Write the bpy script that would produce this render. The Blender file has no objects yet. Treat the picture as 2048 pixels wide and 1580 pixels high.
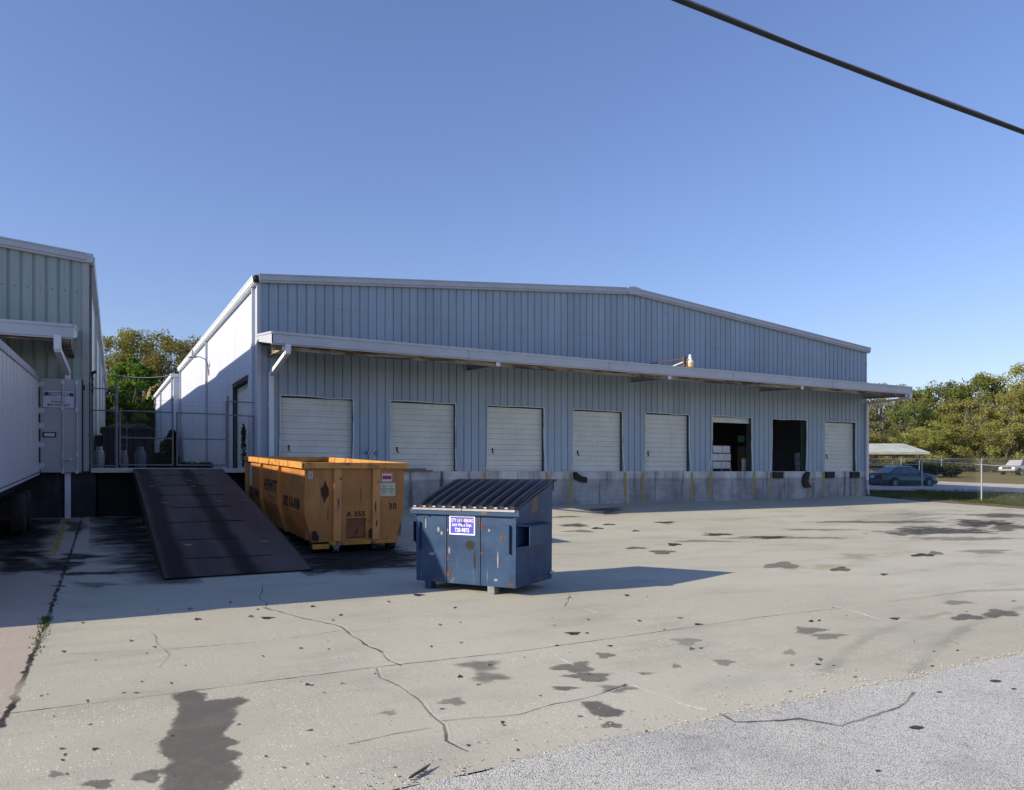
import bpy, math, random
from mathutils import Vector, Matrix, noise as mnoise
random.seed(11)
R = math.radians
S = bpy.context.scene
COL = S.collection
F = .3048

# ---------------------------------------------------------------- mesh helpers
class B:
    """collects faces; build() links them as one mesh object"""
    def __init__(s): s.v=[]; s.f=[]; s.m=[]; s.sm=[]; s.a={}
    def add(s, vs, fs, mi=0, smooth=False):
        o=len(s.v); s.v.extend([tuple(p) for p in vs])
        for f in fs: s.f.append([o+i for i in f]); s.m.append(mi); s.sm.append(smooth)
        return s
    def quad(s,a,b,c,d,mi=0): return s.add([a,b,c,d],[(0,1,2,3)],mi)
    def box(s,x0,x1,y0,y1,z0,z1,mi=0,M=None):
        vs=[Vector(p) for p in ((x0,y0,z0),(x1,y0,z0),(x1,y1,z0),(x0,y1,z0),(x0,y0,z1),(x1,y0,z1),(x1,y1,z1),(x0,y1,z1))]
        if M: vs=[M@p for p in vs]
        return s.add(vs,[(3,2,1,0),(4,5,6,7),(0,1,5,4),(1,2,6,5),(2,3,7,6),(3,0,4,7)],mi)
    def prism(s,pts,d,mi=0):
        """polygon pts (3-D, ccw seen from +d side) extruded by vector d"""
        n=len(pts); d=Vector(d); vs=[Vector(p) for p in pts]; vs=vs+[p+d for p in vs]
        fs=[tuple(range(n-1,-1,-1)),tuple(range(n,2*n))]+[(i,(i+1)%n,n+(i+1)%n,n+i) for i in range(n)]
        return s.add(vs,fs,mi)
    def tube(s,pts,r,n=8,mi=0,smooth=True,caps=True):
        pts=[Vector(p) for p in pts]; k=len(pts)
        rr=r if isinstance(r,(list,tuple)) else [r]*k
        vs=[]; up=None
        for i,p in enumerate(pts):
            t=(pts[min(i+1,k-1)]-pts[max(i-1,0)]).normalized()
            if up is None: up=t.orthogonal().normalized()
            up=(up-t*up.dot(t)); up=up.normalized() if up.length>1e-6 else t.orthogonal().normalized()
            b=t.cross(up)
            for j in range(n):
                a=2*math.pi*j/n; vs.append(p+(up*math.cos(a)+b*math.sin(a))*rr[i])
        fs=[(i*n+j,i*n+(j+1)%n,(i+1)*n+(j+1)%n,(i+1)*n+j) for i in range(k-1) for j in range(n)]
        s.add(vs,fs,mi,smooth)
        if caps: s.add(vs[:n],[tuple(range(n-1,-1,-1))],mi); s.add(vs[-n:],[tuple(range(n))],mi)
        return s
    def lathe(s,prof,c,axis='z',n=16,mi=0,smooth=True):
        """prof = [(r,h)] spun about axis through c"""
        c=Vector(c); vs=[]
        for r,h in prof:
            for j in range(n):
                a=2*math.pi*j/n; x,y=r*math.cos(a),r*math.sin(a)
                p={'z':(x,y,h),'x':(h,x,y),'y':(y,h,x)}[axis]; vs.append(c+Vector(p))
        k=len(prof)
        s.add(vs,[(i*n+j,i*n+(j+1)%n,(i+1)*n+(j+1)%n,(i+1)*n+j) for i in range(k-1) for j in range(n)],mi,smooth)
        return s
    def bar(s,a,b,w,h=None,mi=0):
        """rectangular bar from a to b"""
        a=Vector(a);b=Vector(b);h=h or w;t=(b-a).normalized()
        u=t.cross(Vector((0,0,1))); u=u.normalized() if u.length>1e-4 else Vector((1,0,0)); v=u.cross(t)
        vs=[p+u*(i*w/2)+v*(j*h/2) for p in(a,b) for i,j in((-1,-1),(1,-1),(1,1),(-1,1))]
        return s.add(vs,[(3,2,1,0),(4,5,6,7),(0,1,5,4),(1,2,6,5),(2,3,7,6),(3,0,4,7)],mi)
    def build(s,name,mats,parent=None,loc=None,rot=None,bevel=0):
        me=bpy.data.meshes.new(name); me.from_pydata(s.v,[],s.f)
        for m in (mats if isinstance(mats,(list,tuple)) else [mats]): me.materials.append(m)
        me.polygons.foreach_set('material_index',s.m); me.polygons.foreach_set('use_smooth',s.sm)
        for k,vals in s.a.items():
            at=me.attributes.new(k,'FLOAT','POINT'); at.data.foreach_set('value',vals)
        me.update()
        o=bpy.data.objects.new(name,me); COL.objects.link(o)
        if parent: o.parent=parent
        if loc: o.location=loc
        if rot: o.rotation_euler=rot
        if bevel:
            b=o.modifiers.new('Bevel','BEVEL'); b.width=bevel; b.segments=2; b.limit_method='ANGLE'; b.angle_limit=R(40)
        return o

def tag(o,label=None,cat=None,group=None,kind=None):
    if label: o['label']=label
    if cat: o['category']=cat
    if group: o['group']=group
    if kind: o['kind']=kind
    return o
def empty(name,loc=(0,0,0),rot=(0,0,0),label=None,cat=None,group=None):
    o=bpy.data.objects.new(name,None); COL.objects.link(o); o.location=loc; o.rotation_euler=rot; o.empty_display_size=.2
    return tag(o,label,cat,group)
def copy_tree(o,parent=None):
    c=o.copy(); COL.objects.link(c); c.parent=parent
    for ch in [x for x in o.children]: copy_tree(ch,c)
    return c
def lettering(name,txt,size,m,parent,loc,rot,sx=1.,align='CENTER',depth=.0015,bold=.014):
    cu=bpy.data.curves.new(name,'FONT'); cu.body=txt; cu.size=size; cu.extrude=depth; cu.offset=bold*size; cu.space_character=1.0+bold*5; cu.align_x=align; cu.align_y='CENTER'; cu.resolution_u=3
    t=bpy.data.objects.new(name,cu); COL.objects.link(t); bpy.context.view_layer.update()
    me=bpy.data.meshes.new_from_object(t.evaluated_get(bpy.context.evaluated_depsgraph_get()))
    bpy.data.objects.remove(t); bpy.data.curves.remove(cu)
    me.materials.clear(); me.materials.append(m)
    o=bpy.data.objects.new(name,me); COL.objects.link(o); o.parent=parent; o.location=loc; o.rotation_euler=rot; o.scale=(sx,1,1)
    return o

# ---------------------------------------------------------------- materials
def nodes(name):
    m=bpy.data.materials.new(name); m.use_nodes=True; nt=m.node_tree; nt.nodes.clear()
    return m,nt,nt.nodes,nt.links
def lin(c):
    return tuple(((x/255)/12.92 if x/255<=.04045 else ((x/255+.055)/1.055)**2.4) for x in c)
class NT:
    def __init__(s,nt): s.nt=nt; s.n=nt.nodes; s.l=nt.links
    def node(s,t,**k):
        n=s.n.new(t)
        for a,v in k.items(): setattr(n,a,v)
        return n
    def link(s,a,b): s.l.new(a,b)
    def coord(s,which='Object',scale=(1,1,1),rot=(0,0,0)):
        tc=s.node('ShaderNodeTexCoord'); mp=s.node('ShaderNodeMapping'); mp.inputs['Scale'].default_value=scale; mp.inputs['Rotation'].default_value=rot
        s.link(tc.outputs[which],mp.inputs['Vector']); return mp.outputs['Vector']
    def noise(s,vec,scale,detail=5,rough=.55,dist=0):
        n=s.node('ShaderNodeTexNoise'); n.inputs['Scale'].default_value=scale; n.inputs['Detail'].default_value=detail
        n.inputs['Roughness'].default_value=rough; n.inputs['Distortion'].default_value=dist
        s.link(vec,n.inputs['Vector']); return n.outputs['Fac']
    def step(s,val,a,b):
        n=s.node('ShaderNodeMapRange',interpolation_type='SMOOTHSTEP'); n.inputs['From Min'].default_value=a; n.inputs['From Max'].default_value=b
        s.link(val,n.inputs['Value']); return n.outputs['Result']
    def math(s,op,a,b=None):
        n=s.node('ShaderNodeMath',operation=op)
        for i,x in enumerate((a,b)):
            if x is None: continue
            if isinstance(x,(int,float)): n.inputs[i].default_value=x
            else: s.link(x,n.inputs[i])
        return n.outputs[0]
    def mix(s,fac,a,b,bt='MIX'):
        n=s.node('ShaderNodeMix',data_type='RGBA',blend_type=bt)
        for i,x in ((0,fac),(6,a),(7,b)):
            if isinstance(x,(int,float)): n.inputs[i].default_value=x
            elif isinstance(x,tuple): n.inputs[i].default_value=(*x[:3],1)
            else: s.link(x,n.inputs[i])
        return n.outputs[2]
    def out(s,sh):
        o=s.node('ShaderNodeOutputMaterial'); s.link(sh,o.inputs['Surface'])
    def bsdf(s,col,rough=.6,metal=0,normal=None,spec=.5,alpha=None):
        b=s.node('ShaderNodeBsdfPrincipled')
        for k,x in (('Base Color',col),('Roughness',rough),('Metallic',metal),('Specular IOR Level',spec)):
            if isinstance(x,tuple): b.inputs[k].default_value=(*x[:3],1)
            elif isinstance(x,(int,float)): b.inputs[k].default_value=x
            else: s.link(x,b.inputs[k])
        if normal is not None: s.link(normal,b.inputs['Normal'])
        if alpha is not None:
            s.link(alpha,b.inputs['Alpha'])
        return b.outputs[0]
    def bump(s,h,strength=.3,dist=.01):
        n=s.node('ShaderNodeBump'); n.inputs['Strength'].default_value=strength; n.inputs['Distance'].default_value=dist; s.link(h,n.inputs['Height']); return n.outputs[0]

def mat(name,col,rough=.6,var=.15,scale=3.,metal=0,bump=0,bs=60,spots=(),stretch=(1,1,1),spec=.5):
    """painted / plain surface: two-tone noise, optional spots [(colour, scale, lo, hi, stretch)]"""
    m,nt,_,_=nodes(name); t=NT(nt)
    v=t.coord('Object',stretch)
    n=t.noise(v,scale,6,.6)
    c=t.mix(t.step(n,.25,.75),tuple(x*(1-var) for x in col),tuple(min(1,x*(1+var)) for x in col))
    for (sc,ss,lo,hi,st) in spots:
        k=t.noise(t.coord('Object',st),ss,7,.65)
        c=t.mix(t.step(k,lo,hi),c,sc)
    nrm=None
    if bump: nrm=t.bump(t.noise(t.coord('Object'),bs,4),bump,.01)
    t.out(t.bsdf(c,rough,metal,nrm,spec)); return m

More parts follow.
